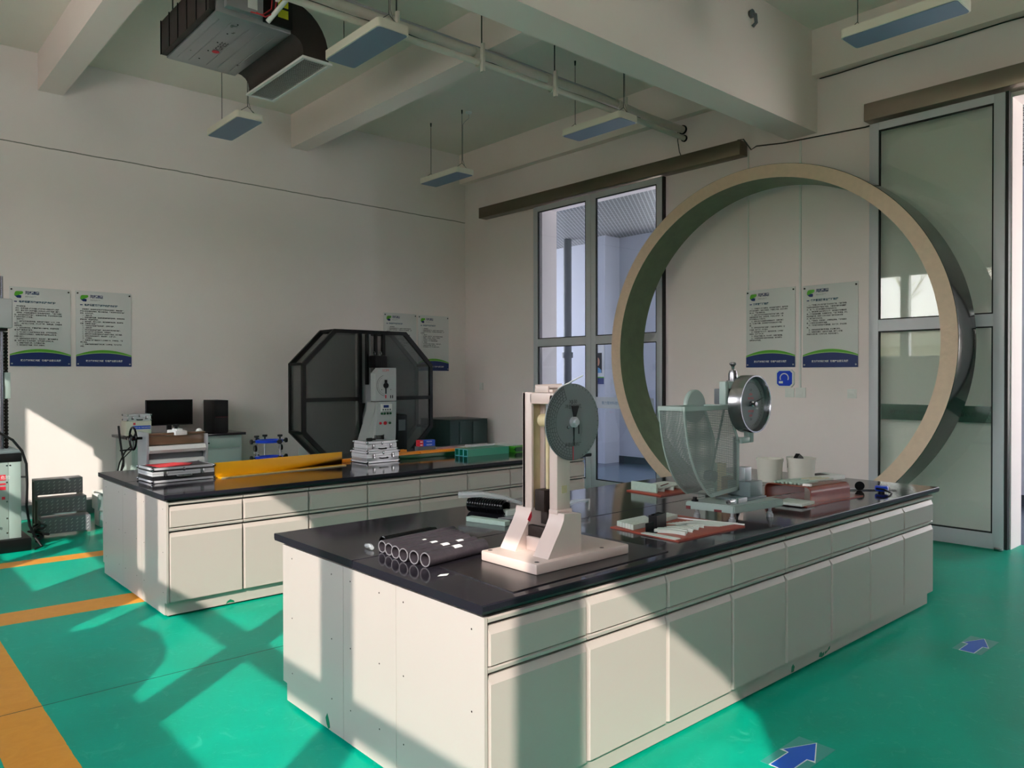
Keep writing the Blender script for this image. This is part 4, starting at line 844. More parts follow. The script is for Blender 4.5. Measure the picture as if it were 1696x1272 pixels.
# ---- board A with specimens
tag(obj('tray_board', MB().prism([(2.885, 2.50), (2.862, 2.075), (3.395, 2.060), (3.405, 2.485)], 'z', ZT, ZT+.006), M['board']), 'red-brown board in front, covered with pale bars and strips', 'board', 'red-brown boards on the near bench')
ZA = ZT+.006
rnd = random.Random(3)
for i in range(6):
    y_ = 2.375+.021*i
    bar('specimen_bar', '%s pale bar in the row at the front board left edge, counted backwards' % ORD[i], 'bar', (2.90+.004*i, y_), (1, .02+.01*rnd.random()), .20+.01*(i % 3), .016, .026, M['spec'], ZA, 'pale bars on the front board')
for i in range(4):
    bar('specimen_bar', '%s pale bar of the bundle at the front board back corner' % ORD[i], 'bar', (3.19+.003*i, 2.40+.020*i), (1, .10), .12, .015, .022, M['spec'], ZA, 'pale bars on the front board')
for i, (x, y) in enumerate(((2.99, 2.305), (3.045, 2.318))):
    t = thing('black_box', 'open-topped black box on the front board, %s one' % ('nearer' if i == 0 else 'farther'), 'box', (x, y, ZA), .2)
    obj('shell', MB().box(-.026, .026, -.022, .022, 0, .004).box(-.026, -.022, -.022, .022, .004, .072).box(.022, .026, -.022, .022, .004, .072).box(-.022, .022, -.022, -.018, .004, .072).box(-.022, .022, .018, .022, .004, .072), M['blk'], t, world=False)
tag(obj('angle_bracket', MB().box(2.895, 2.955, 2.285, 2.289, ZA, ZA+.045).box(2.895, 2.955, 2.250, 2.285, ZA, ZA+.004), M['blk_metal']), 'small dark metal angle standing before the black boxes', 'bracket')
# fan of curved chunks
def chunk(x, y, d, L_, k_, label):
    dv = Vector((d[0], d[1], 0)).normalized(); s = Vector((-dv.y, dv.x, 0)); mb = MB(); n = 8; pr = None; rows = []
    for i in range(n+1):
        u = i/n; c = Vector((x, y, ZA))+dv*(L_*u)+s*(k_*(u-u*u)*4*.02); w2 = .0095
        rows.append([mb.bm.verts.new(c+s*a+Vector((0, 0, b))) for a, b in ((-w2, 0), (w2, 0), (w2, .017), (-w2, .017))])
    for a, b in zip(rows, rows[1:]):
        for q in range(4): mb.bm.faces.new((a[q], a[(q+1) % 4], b[(q+1) % 4], b[q]))
    mb.bm.faces.new(rows[0][::-1]); mb.bm.faces.new(rows[-1])
    tag(obj('specimen_bar', mb, M['spec']), label, 'bar', 'pale bars on the front board')
for i in range(7): chunk(2.935+.032*i, 2.265-.004*i+.012*(i % 2), (.05+.02*i, -.14), .15-.008*i, 1, '%s thick curved bar in the front board fan, counted from the left' % ORD[i])
for i in range(9):
    bar('specimen_strip', '%s thin white strip in the front board fan, counted from the left' % ORD[i], 'strip', (3.14+.022*i, 2.36-.006*i), (.16-.004*i, -.24), .27-.006*i, .010, .004, M['spec'], ZA, 'thin strips on the front board', .0005)
bar('specimen_strip', 'long thin white strip along the outer right edge of the front board', 'strip', (3.31, 2.445), (.10, -.36), .385, .010, .005, M['paper'], ZA, 'thin strips on the front board', .0005)
for i in range(2): bar('specimen_strip', 'flat pale strip lying along the front edge of the front board, %s one' % ('outer' if i == 0 else 'inner'), 'strip', (2.872+.022*i, 2.292), (.004, -1), .20, .018, .004, M['spec'], ZA, 'thin strips on the front board', .0005)

# ---- board B (behind the green tester's left)
tag(obj('tray_board', MB().prism([(3.895, 3.235), (3.872, 2.94), (4.26, 2.93), (4.29, 3.22)], 'z', ZT, ZT+.008), M['board']), 'red-brown board with a raised rim behind the green tester', 'board', 'red-brown boards on the near bench')
ZB = ZT+.008
bar('specimen_slab', 'pale slab standing on edge on the board behind the green tester', 'slab', (3.935, 3.225), (-.02, -1), .21, .014, .056, M['spec_g'], ZB)
tag(obj('foam_sheet', MB().prism([(3.97, 3.18), (3.96, 3.02), (4.27, 3.04), (4.25, 3.2)], 'z', ZB+.02, ZB+.028), M['spec']), 'pale sheet lying on small bars on the board behind the green tester', 'sheet')
for i in range(3): bar('specimen_bar', '%s short bar under the pale sheet on the rear board' % ORD[i], 'bar', (3.965+.1*i, 3.17), (.3, -1), .16, .016, .020, M['spec'], ZB, 'short bars on the rear board')
bar('tweezers', 'dark tweezers lying on the pale sheet of the rear board', 'tweezers', (4.03, 3.06), (1, .3), .14, .006, .006, M['chip'], ZB+.028)

# ---- board C with bent brown shelf
tag(obj('tray_board', MB().prism([(4.17, 2.44), (4.165, 2.13), (4.815, 2.095), (4.86, 2.42)], 'z', ZT, ZT+.006), M['board_g']), 'glossy red-brown board beneath the bent brown shelf', 'board', 'red-brown boards on the near bench')
ZC_ = ZT+.006
P = []; w0, w1, h_ = 2.175, 2.475, .092; r_ = .035
def u_prof(off):
    q = [(w0+off, 0), (w0+off, h_-r_)]
    for i in range(1, 7): a = PI-PI/2*i/6; q.append((w0+r_+(r_-off)*math.cos(a), h_-r_+(r_-off)*math.sin(a)))
    for i in range(0, 7): a = PI/2-PI/2*i/6; q.append((w1-r_+(r_-off)*math.cos(a), h_-r_+(r_-off)*math.sin(a)))
    q.append((w1-off, 0)); return q
pp = [(y, ZC_+z) for y, z in u_prof(0)]+[(y, ZC_+z) for y, z in u_prof(.005)[::-1]]
mb = MB().prism(pp, 'x', 4.30, 4.70)
for v in mb.bm.verts: v.co.y -= (v.co.x-4.30)*.12
tag(obj('bent_shelf', mb, M['board_g']), 'glossy brown U-shaped bent sheet carrying green bars', 'shelf')
bar('notebook', 'pale slab with dark cover poking out under the bent brown shelf', 'notebook', (4.205, 2.31), (.02, -1), .165, .16, .016, M['spec'], ZC_)
zt_ = ZC_+h_+.0005
for i in range(9):
    bar('specimen_bar', '%s greenish bar on top of the bent brown shelf, counted from the dial side' % ORD[i], 'bar', (4.32+.010*(i % 3), 2.42-.018*i), (1, -.10), .16+.02*(i % 3), .014, .012, M['spec_g'], zt_, 'green bars on the bent shelf')
for i in range(5):
    bar('specimen_bar', '%s pale bar lying across the right end of the bent shelf' % ORD[i], 'bar', (4.52, 2.40-.026*i), (1, -.28), .20, .016, .011, M['raw'] if i % 2 else M['spec'], zt_, 'green bars on the bent shelf')
bar('specimen_bar', 'short white end piece at the front of the bars on the bent shelf', 'bar', (4.325, 2.238), (.05, -1), .05, .02, .014, M['paper'], zt_)

# buckets
def bucket(x, y, r, h_, label, full):
    t = thing('white_bucket', label, 'bucket', (x, y, ZT), 0, 'white buckets on the near bench')
    obj('pail', MB().lathe((x, y, ZT), 'z', [(0, .001), (r*.9, .001), (r, h_-.02), (r+.004, h_-.02), (r+.005, h_), (r-.004, h_), (r-.005, h_-.01), (r*.87, .006), (0, .006)], 40), M['bucket'], t)
    if full: obj('bag_liner', MB().sphere((x, y, ZT+h_-.015), r*.88, (1, 1, .28), 14), M['blk'], t)
bucket(5.02, 2.85, .090, .165, 'white bucket on the near bench, left of the pair behind the green tester', False)
bucket(5.15, 2.68, .096, .175, 'white bucket on the near bench with dark film sticking out', False)
tag(obj('dark_film', MB().prism([(5.08, .93), (5.12, .975), (5.15, 1.0), (5.20, .972), (5.22, .93)], 'y', 2.69, 2.72).box(5.085, 5.2, 2.65, 2.75, .90, .935), M['blk'], smooth=0), 'piece of black film sticking out of the right bucket', 'film')
# block stack behind the tester
for i in range(5): bar('sample_block', '%s grey slab of the flat stack left of the buckets, from the bottom' % ORD[i], 'block', (4.40-.002*i, 2.905), (.02, -1), .14, .10, .022, (M['spec_g'], M['gray_d'], M['spec_g'], M['gray_d'], M['spec'])[i], ZT+.0225*i, 'stacked blocks behind the green tester')
for i in range(3): bar('sample_block', '%s upright block standing behind the dial column of the green tester' % ORD[i], 'block', (4.20+.05*i, 2.88-.035*i), (.2, -1), .05, .045, .19, (M['spec'], M['spec_g'], M['raw'])[i], ZT, 'stacked blocks behind the green tester')
bar('pink_block', 'tall brownish block behind the pedestal of the green tester', 'block', (4.02, 2.58), (.2, -1), .10, .09, .15, M['wood'], ZT)
# white box behind bent shelf
t = thing('white_box', 'flat white box with a dark slot near the rear edge of the near bench', 'box', (5.42, 2.66, ZT), -.25)
obj('box_body', MB().box(-.14, .14, -.09, .09, 0, .03, .003), M['paper'], t, world=False); obj('dark_slot', MB().box(-.08, .06, -.02, .07, .03, .0306), M['blk'], t, world=False)
bar('notebook', 'thin grey book lying beside the buckets', 'notebook', (5.02, 2.42), (.3, -1), .12, .16, .015, M['gray_d'])
# clamp / calliper tool and tape at right end
t = thing('caliper', 'steel calliper with a dark round thumb disc near the right end of the near bench', 'caliper', (5.1, 2.24, ZT))
obj('beam', MB().box(4.96, 5.28, 2.19, 2.203, ZT+.002, ZT+.007).xf(Matrix.Translation((5.08, 2.2, 0)) @ Matrix.Rotation(-.75, 4, 'Z') @ Matrix.Translation((-5.08, -2.2, 0))), M['steel'], t)
obj('jaw', MB().box(4.98, 5.2, 2.225, 2.235, ZT+.002, ZT+.006).xf(Matrix.Translation((5.08, 2.2, 0)) @ Matrix.Rotation(-.95, 4, 'Z') @ Matrix.Translation((-5.08, -2.2, 0))), M['steel_b'], t)
obj('thumb_disc', MB().lathe((5.035, 2.215, ZT+.032), (.8, .5, .2), [(0, -.004), (.03, -.003), (.03, .003), (0, .004)], 24), M['blk'], t)
t = thing('tape_gauge', 'round dark blue tape gauge near the right end of the near bench', 'gauge', (5.05, 2.07, ZT))
obj('tape_body', MB().lathe((5.06, 2.085, ZT+.012), 'z', [(0, 0), (.036, 0), (.04, .006), (.04, .024), (.036, .03), (0, .03)], 28), M['blue'], t)
obj('strap', MB().tube([(5.02, 2.10, ZT+.028), (5.0, 2.05, ZT+.03), (5.03, 2.02, ZT+.012), (5.08, 2.03, ZT+.006)], .007, 6).cyl((5.06, 2.085, ZT), (5.06, 2.085, ZT+.012), .02, seg=14), M['blk'], t)
# ================================================================== FAR BENCH OBJECTS
def xfm(mb, x, y, z, rz): return mb.xf(Matrix.Translation((x, y, z)) @ Matrix.Rotation(rz, 4, 'Z'))
def flight_case(name, label, x, y, z, L_, D, h_, rz, panel, lid_frac=.5, handle='front', group=None, clutter=False):
    t = thing(name, label, 'case', (x, y, z), rz, group)
    L = lambda n, mb, m, p=t: obj(n, mb, m, p, world=False)
    sp = h_*lid_frac
    b = L('case_body', MB().box(0, L_, 0, D, .003, sp-.001, .003), panel); l_ = L('case_lid', MB().box(0, L_, 0, D, sp+.001, h_, .003), panel)
    e = .0012; w_ = .014
    def edging(z0, z1):
        mb = MB()
        for za, zb in ((z0, z0+w_), (z1-w_, z1)):
            mb.box(-e, L_+e, -e, w_*.4, za-(e if za == z0 and z0 < .01 else 0), zb+(e if zb > h_-.001 else 0)); mb.box(-e, L_+e, D-w_*.4, D+e, za, zb+(e if zb > h_-.001 else 0))
            mb.box(-e, w_*.4, w_*.4, D-w_*.4, za, zb+(e if zb > h_-.001 else 0)); mb.box(L_-w_*.4, L_+e, w_*.4, D-w_*.4, za, zb+(e if zb > h_-.001 else 0))
        return mb
    L('metal_edging', edging(.003, sp-.001), M['case_edge'], b); L('metal_edging', edging(sp+.001, h_), M['case_edge'], l_)
    mb = MB()
    for cx_ in (0, L_):
        for cy_ in (0, D):
            mb.sphere((cx_+(-.002 if cx_ == 0 else .002), cy_+(-.002 if cy_ == 0 else .002), h_-.008), .012, (1, 1, 1), 10)
            mb.sphere((cx_+(-.002 if cx_ == 0 else .002), cy_+(-.002 if cy_ == 0 else .002), .012), .010, (1, 1, 1), 10)
    L('corner_cap', mb, M['mirror'])
    for fx in (.2, .8):
        L('latch', MB().box(L_*fx-.014, L_*fx+.014, -.008, -.0015, sp-.022, sp+.018, .003).cyl((L_*fx, -.012, sp-.012), (L_*fx, -.0075, sp-.012), .008, seg=12), M['mirror'])
    L('handle', MB().tube([(L_*.38, -.002, sp-.02), (L_*.39, -.02, sp-.022), (L_*.42, -.024, sp-.023), (L_*.58, -.024, sp-.023), (L_*.61, -.02, sp-.022), (L_*.62, -.002, sp-.02)], .006, 8), M['mirror'] if panel == M['case_b'] else M['blk'])
    L('lid_clasp', MB().box(L_*.5-.008, L_*.5+.008, -.006, -.0015, h_-.03, h_-.004, .002), M['mirror'])
    return t
c1 = flight_case('aluminium_case', 'black case with silver edges and a red cloth on top, on the far bench', 1.690, 5.70, ZT+.002, .435, .30, .105, .03, M['case_b'], .6)
tag(obj('red_cloth', MB().prism([(1.75, 5.74), (1.96, 5.75), (2.02, 5.86), (1.93, 5.99), (1.72, 5.97)], 'z', .9085, .911), M['velvet_red']), 'thin red sheet lying on the black aluminium-edged case', 'cloth')
flight_case('aluminium_case', 'larger silver case under the small one on the far bench', 3.462, 5.757, ZT+.002, .325, .26, .100, .02, M['case'], .62, group='silver cases on the far bench')
flight_case('aluminium_case', 'small silver and black case stacked on the larger silver case', 3.470, 5.772, .9042, .30, .22, .083, .01, M['case'], .5, group='silver cases on the far bench')
tag(obj('coiled_cable', MB().tube([(3.66+.045*math.cos(a*.9), 5.88+.035*math.sin(a*.9), .996+.0035*a/2) for a in range(22)], .0045, 6), M['blk']), 'coil of black cable on top of the small silver case', 'cable')
tag(obj('cable_plug', MB().cyl((3.52, 5.86, 1.0005), (3.57, 5.865, 1.0005), .014, seg=14).cyl((3.57, 5.865, 1.0005), (3.61, 5.87, 1.0005), .008, seg=10), M['blk_metal']), 'black round plug lying left of the cable coil on the silver case', 'plug')
# notching / hand-wheel milling device
t = thing('handwheel_cutter', 'specimen cutter with a black handwheel, brown film rail and white body on the far bench', 'machine', (1.95, 6.2, ZT))
obj('side_plate', MB().box(1.765, 1.785, 6.10, 6.32, ZT, 1.135, .004), M['steel_b'], t); obj('side_plate', MB().box(2.205, 2.225, 6.10, 6.32, ZT, 1.11, .004), M['steel_b'], t)
obj('body', MB().box(1.785, 2.205, 6.12, 6.30, ZT, .925, .004).prism([(6.105, .975), (6.30, .975), (6.30, 1.035), (6.105, 1.03), (6.085, 1.0)], 'x', 1.7855, 2.2045), M['white'], t)
obj('inner_web', MB().box(1.786, 2.204, 6.16, 6.29, .9251, .9749), M['gray_d'], t)
obj('film_rail', MB().box(1.786, 2.204, 6.13, 6.29, 1.0352, 1.105, .004), M['brown'], t)
obj('rail_bar', MB().cyl((1.786, 6.12, 1.118), (2.204, 6.12, 1.118), .010, seg=14), M['wood'], t)
cg = obj('carriage', MB().box(1.97, 2.06, 6.08, 6.28, 1.106, 1.14, .006).sphere((1.985, 6.15, 1.13), .024).box(1.985, 2.03, 6.10, 6.2, 1.14, 1.155, .003), M['white'], t)
obj('carriage_knob', MB().lathe((2.0, 6.16, 1.155), 'z', [(.012, 0), (.012, .012), (.024, .016), (.024, .03), (0, .034)], 18), M['blk'], cg)
obj('end_bearing', MB().sphere((2.19, 6.2, 1.12), .026).sphere((1.80, 6.2, 1.10), .02), M['white'], t)
mb = MB().tube([(1.70, 6.2+.085*math.cos(2*PI*k_/28), 1.09+.085*math.sin(2*PI*k_/28)) for k_ in range(29)], .008, 8, cap=False)
for a in (.4, 2.5, 4.6): mb.cyl((1.705, 6.2, 1.09), (1.70, 6.2+.082*math.cos(a), 1.09+.082*math.sin(a)), .006, seg=8)
hw = obj('handwheel', mb.lathe((1.69, 6.2, 1.09), 'x', [(0, 0), (.018, 0), (.018, .03), (.010, .034), (.010, .0755), (0, .0755)], 18), M['blk_gloss'], t)
obj('crank_handle', MB().cyl((1.70, 6.165, 1.012), (1.60, 6.165, 1.008), .006, seg=10), M['blk'], hw)
# yellow L profile
t = thing('yellow_angle_profile', 'long bright yellow L-shaped profile standing on the far bench', 'profile', (2.6, 5.68, ZT))
mb = MB().box(2.135, 3.262, 5.725, 5.735, ZT, .912, .001).box(2.155, 3.262, 5.655, 5.725, ZT, ZT+.008, .001)
for v in mb.bm.verts: v.co.y += .1*(v.co.x-2.14)
obj('profile_body', mb, M['yellow'], t); mb = MB().box(2.16, 3.26, 5.6535, 5.6549, ZT+.001, ZT+.008)
for v in mb.bm.verts: v.co.y += .1*(v.co.x-2.14)
obj('sawn_edge', mb, M['raw'], t)
# thin orange strips
def chan(name, label, x0, x1, y0, y1, h_, m, group=None, z=ZT, ridge=True, dy=0.):
    P = [(y0, 0), (y0, h_*.75), (y0+.006, h_), ((y0+y1)/2-.004, h_*(.9 if ridge else 1)), ((y0+y1)/2+.004, h_*(.9 if ridge else 1)), (y1-.006, h_), (y1, h_*.75), (y1, 0)]
    mb = MB().prism([(y, z+q) for y, q in P], 'x', x0, x1)
    for v in mb.bm.verts: v.co.y += dy*(v.co.x-x0)/(x1-x0)
    return tag(obj(name, mb, m), label, 'profile', group)
chan('orange_profile', 'flat orange strip between the yellow profile and the silver cases', 3.26, 3.62, 6.02, 6.10, .022, M['orange'], 'orange profiles on the far bench')
chan('orange_profile', 'orange profile right behind the silver cases, nearer piece', 3.80, 4.14, 5.92, 5.995, .052, M['orange'], 'orange profiles on the far bench')
chan('orange_profile', 'long ridged orange profile in front of the blue and red boxes', 4.12, 4.80, 5.90, 5.975, .055, M['orange'], 'orange profiles on the far bench', dy=-.03)
chan('orange_profile', 'short orange block peeking out above the silver cases', 4.02, 4.16, 6.19, 6.25, .05, M['orange'], 'orange profiles on the far bench')
tag(obj('green_strip', MB().box(3.84, 4.78, 5.835, 5.87, ZT, ZT+.036, .002), M['dgreen']), 'dark green flat strip in front of the orange profiles', 'strip')
# teal tubes
t = thing('teal_twin_tube', 'teal rectangular double tube with open light-blue ends on the far bench', 'profile', (4.72, 5.67, ZT))
def rect_tube(y0, y1, z0, z1, x0, x1, w_=.004): return MB().box(x0, x1, y0, y1, z0, z0+w_).box(x0, x1, y0, y1, z1-w_, z1).box(x0, x1, y0, y0+w_, z0+w_, z1-w_).box(x0, x1, y1-w_, y1, z0+w_, z1-w_)
mb = MB()
for y0 in (5.63, 5.695, 5.76): mb2 = rect_tube(y0, y0+.062, ZT, ZT+.068, 4.465, 4.985); tm = bpy.data.meshes.new('t'); mb2.bm.to_mesh(tm); mb.bm.from_mesh(tm); bpy.data.meshes.remove(tm)
obj('tube_shell', mb, M['teal'], t)
mb = MB()
for y0 in (5.63, 5.695, 5.76): mb2 = rect_tube(y0, y0+.062, ZT, ZT+.068, 4.4635, 4.4648, .005); tm = bpy.data.meshes.new('t'); mb2.bm.to_mesh(tm); mb.bm.from_mesh(tm); bpy.data.meshes.remove(tm)
obj('cut_end', mb, M['teal_e'], t)
t = thing('green_channel', 'bright green V-grooved channel at the right end of the far bench', 'profile', (5.3, 5.66, ZT))
obj('channel_body', MB().prism([(y, ZT+z) for y, z in ((5.62, 0), (5.62, .006), (5.65, .03), (5.62, .054), (5.62, .06), (5.72, .06), (5.72, 0))], 'x', 5.06, 5.70), M['green'], t)
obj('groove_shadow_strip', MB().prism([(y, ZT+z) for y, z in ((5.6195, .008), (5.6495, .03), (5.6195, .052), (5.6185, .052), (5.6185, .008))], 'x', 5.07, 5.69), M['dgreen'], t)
# boxes
for i, z_ in enumerate((ZT+.045, ZT+.077)):
    t = thing('label_box', 'small blue and red carton, %s of the stacked pair' % ('lower' if i == 0 else 'upper'), 'box', (4.45, 6.40, z_), -.12, 'blue and red cartons')
    obj('red_end', MB().box(0, .05, 0, .07, 0, .031, .002), M['redbox'], t, world=False); obj('blue_sleeve', MB().box(.0501, .185, 0, .07, 0, .031, .002), M['bluebox'], t, world=False)
    obj('red_end_label', MB().box(.012, .04, -.0008, -.0001, .010, .018), M['paper'], t, world=False); put_text('box_text', '标准试样', .016, t.matrix_basis @ frame_xz(.085, -.0006, .009), M['white'], t)
bar('grey_block', 'low grey block carrying the blue and red cartons', 'block', (4.44, 6.43), (1, -.1), .20, .08, .044, M['gray_d'])
tag(obj('paper_sheet', MB().prism([(5.0, 6.05), (5.0, 6.5), (5.68, 6.55), (5.72, 5.95)], 'z', ZT, ZT+.003), M['paper']), 'white paper sheet at the right end of the far bench', 'paper', 'papers at the right end of the far bench')
tag(obj('pink_sheet', MB().prism([(4.86, 6.1), (4.76, 6.52), (5.0, 6.6), (5.0, 6.12)], 'z', ZT+.0001, ZT+.004), mat('pink_sheet', rgb(214, 150, 150), .7)), 'pink sheet lying left of the white papers on the far bench', 'paper', 'papers at the right end of the far bench')
tag(obj('plastic_packet', MB().box(5.02, 5.34, 6.26, 6.38, ZT+.004, ZT+.034, .008), M['plastic_film']), 'clear plastic packet lying on the white papers', 'packet')
# blue clamp frame (pipe squeeze gauge)
t = thing('clamp_frame', 'blue double-ring clamping frame with black knobs on the far bench', 'clamp', (2.93, 6.50, ZT))
cx, cy = 2.905, 6.50
def oct_ring(z, m):
    P = []; Q = []
    for k_ in range(16): a = 2*PI*k_/16; P.append((cx+.125*math.cos(a), cy+.10*math.sin(a))); Q.append((cx+.095*math.cos(a), cy+.072*math.sin(a)))
    mb = MB(); V = [[mb.bm.verts.new((x, y, zz)) for x, y in S] for S in (P, Q) for zz in (z, z+.024)]; po, pt, qo, qt = V
    for k_ in range(16):
        n_ = (k_+1) % 16
        for a, b in ((po, pt), (pt, qt), (qt, qo), (qo, po)): mb.bm.faces.new((a[k_], a[n_], b[n_], b[k_]))
    return obj('blue_ring', mb, M['blue'], t)
def kn(p, d): obj('knob', MB().lathe(p, d, [(0, 0), (.006, 0), (.008, .022), (.022, .028), (.022, .044), (0, .044)], 12), M['blk'], rg)
for z_ in (.828, .973):
    rg = oct_ring(z_, 0)
    for a in (PI, -PI*.42, 0, PI*.6): kn( (cx+.125*math.cos(a), cy+.10*math.sin(a), z_+.012), (math.cos(a), math.sin(a), 0))
    if z_ > .9:
        for a in (PI*.9, PI*.5, .1): kn((cx+.108*math.cos(a), cy+.085*math.sin(a), z_+.020), (0, 0, 1))
for a in (PI*.93, PI*.5, .06, -PI*.25): obj('post', MB().cyl((cx+.108*math.cos(a), cy+.085*math.sin(a), ZT), (cx+.108*math.cos(a), cy+.085*math.sin(a), .972), .0075, seg=12), M['steel_b'], t)
for a, s in ((PI*.93, -1), (.06, 1)):
    x_, y_ = cx+.108*math.cos(a), cy+.085*math.sin(a)
    obj('dial_gauge', MB().lathe((x_-.012-.018*(s < 0), y_-.02, .925), 'x', [(0, 0), (.026, 0), (.028, .004), (.028, .016), (0, .018)], 18).cyl((x_-.015, y_-.02, .86), (x_-.015, y_-.02, .957), .004, seg=8), M['blk'], t)
    obj('gauge_arm', MB().box(x_-.03, x_+.006, y_-.03, y_-.008, .882, .893), M['steel_b'], t)

# ================================================================== BACK OF ROOM
# desk
t = thing('computer_desk', 'pale green steel desk with a black top against the back wall', 'desk', (3.17, 9.6, 0))
obj('desk_top', MB().box(2.49, 3.83, 9.23, 9.94, .845, .875, .003), M['granite'], t)
obj('pedestal', MB().box(2.53, 3.16, 9.27, 9.92, .03, .845, .002), M['mint'], t); obj('pedestal', MB().box(3.161, 3.79, 9.27, 9.92, .03, .845, .002), M['mint'], t)
for x0 in (2.56, 3.19):
    dd = obj('drawer', MB().box(x0, x0+.57, 9.252, 9.268, .70, .815, .002), M['mint'], t); obj('handle', MB().box(x0+.10, x0+.20, 9.247, 9.2515, .752, .768), M['blk'], dd)
    dd = obj('door', MB().box(x0, x0+.57, 9.252, 9.268, .06, .68, .002), M['mint'], t); obj('handle', MB().box(x0+.27, x0+.30, 9.247, 9.2515, .40, .50), M['blk'], dd)
obj('plinth', MB().box(2.56, 3.76, 9.32, 9.9, 0, .029), M['blk'], t)
t = thing('desktop_monitor', 'wide black desktop monitor on the desk', 'monitor', (3.03, 9.57, .875), -.06)
L = lambda n, mb, m: obj(n, mb, m, t, world=False)
L('screen_housing', MB().box(-.265, .265, -.02, .015, .105, .41, .004), M['blk']); L('screen', MB().box(-.255, .255, -.0215, -.0201, .12, .40), M['blk_gloss'])
L('stand_neck', MB().box(-.025, .025, 0.016, .03, .02, .20).box(-.025, .025, -.012, .018, .009, .104), M['blk']); L('stand_foot', MB().rbox(-.13, .13, -.09, .09, 0, .009, .03), M['blk_gloss'])
t = thing('computer_tower', 'black computer tower standing on the desk', 'computer', (3.585, 9.55, .875))
obj('tower_case', MB().box(3.50, 3.67, 9.38, 9.75, .876, 1.27, .004), M['blk'], t); obj('front_seam', MB().box(3.512, 3.66, 9.3785, 9.3799, 1.062, 1.067), M['chip'], t); obj('front_panel', MB().box(3.506, 3.664, 9.376, 9.3799, .885, 1.06, .001).box(3.506, 3.664, 9.376, 9.3799, 1.07, 1.262, .001), M['blk'], t)
tag(obj('computer_mouse', MB().sphere((3.34, 9.45, .895), .045, (.8, 1.2, .55)), M['blk']), 'round black mouse between the monitor and the tower', 'mouse')
tag(obj('keyboard', MB().box(2.78, 3.12, 9.30, 9.42, .8755, .893, .004), M['blk']), 'black keyboard in front of the monitor', 'keyboard')
t = thing('control_unit', 'cream control box with a blue front strip at the left of the desk', 'control box', (2.66, 9.5, .875))
obj('housing', MB().box(2.47, 2.74, 9.27, 9.47, .895, 1.058, .004), mat('cream_enclosure', rgb(222, 216, 200), .45), t); obj('rubber_feet', MB().box(2.49, 2.72, 9.29, 9.45, .875, .8949), M['blk'], t)
obj('front_strip', MB().box(2.54, 2.73, 9.2685, 9.2699, .965, 1.005), M['bluebox'], t); obj('red_mark', MB().box(2.545, 2.57, 9.2685, 9.2699, 1.015, 1.04), M['redbox'], t); put_text('front_text', 'WDW-100  微机控制试验机', .0165, frame_xz(2.545, 9.2678, .978), M['white'], t)
flight_case('aluminium_case', 'low silver case on top of the cream control box at the desk', 2.49, 9.275, 1.0582, .245, .19, .075, 0, M['case'], .5)
tag(obj('cable_bundle', MB().tube([(2.44, 9.45, 1.0), (2.44, 9.42, .9), (2.45, 9.40, .78), (2.47, 9.38, .6), (2.43, 9.36, .45), (2.46, 9.4, .25), (2.44, 9.4, .05)], .012, 6).tube([(2.52, 9.25, .78), (2.45, 9.24, .72), (2.41, 9.3, .6), (2.40, 9.34, .5), (2.36, 9.36, .38)], .008, 6).tube([(2.52, 9.24, .74), (2.44, 9.24, .66), (2.45, 9.28, .56), (2.40, 9.3, .44)], .006, 6), M['blk']), 'bundle of black cables hanging down the left side of the desk', 'cable')

# octagonal safety cage with the large pendulum machine
t = thing('octagonal_cage', 'tall black octagonal safety cage of dark wire mesh near the back wall', 'safety cage', (5.48, 9.2, 0))
yf, yb = 9.0, 9.36; X0, X1, Z0, Z1, CH = 4.47, 6.50, .37, 2.185, .455
def octp(x0, x1, z0, z1, c): return [(x0, z0+c), (x0, z1-c), (x0+c, z1), (x1-c, z1), (x1, z1-c), (x1, z0+c), (x1-c, z0), (x0+c, z0)]
def frame_ring(y0, y1, w_=.05):
    A = octp(X0, X1, Z0, Z1, CH); B = octp(X0+w_, X1-w_, Z0+w_, Z1-w_, CH-w_*.41); mb = MB()
    VA = [[mb.bm.verts.new((x, y, z)) for x, z in S] for S in (A, B) for y in (y0, y1)]; a0, a1, b0, b1 = VA
    for k_ in range(8):
        n_ = (k_+1) % 8
        for p, q in ((a0, a1), (a1, b1), (b1, b0), (b0, a0)): mb.bm.faces.new((p[k_], p[n_], q[n_], q[k_]))
    return mb
obj('front_frame', frame_ring(yf, yf+.045), M['blk_metal'], t, smooth=0); obj('rear_frame', frame_ring(yb, yb+.045), M['blk_metal'], t, smooth=0)
mb = MB()
for x, z in octp(X0+.02, X1-.02, Z0+.02, Z1-.02, CH-.01): mb.box(x-.018, x+.018, yf+.045, yb, z-.018, z+.018)
obj('spacer_bar', mb, M['blk_metal'], t)
mb = MB().box(X0+.05, 5.33, yf+.003, yf+.04, 1.235, 1.285).box(5.70, X1-.05, yf+.003, yf+.04, 1.235, 1.285).box(5.29, 5.335, yf, yf+.045, Z0+.05, Z1-.05).box(5.405, 5.44, yf, yf+.045, 1.45, Z1-.05).box(5.54, 5.575, yf, yf+.045, 1.45, Z1-.05).box(5.655, 5.70, yf, yf+.045, Z0+.05, Z1-.05)
mb.box(5.335, 5.655, yf, yf+.045, Z0+.05, Z0+.1)
obj('door_stile', mb, M['blk_metal'], t)
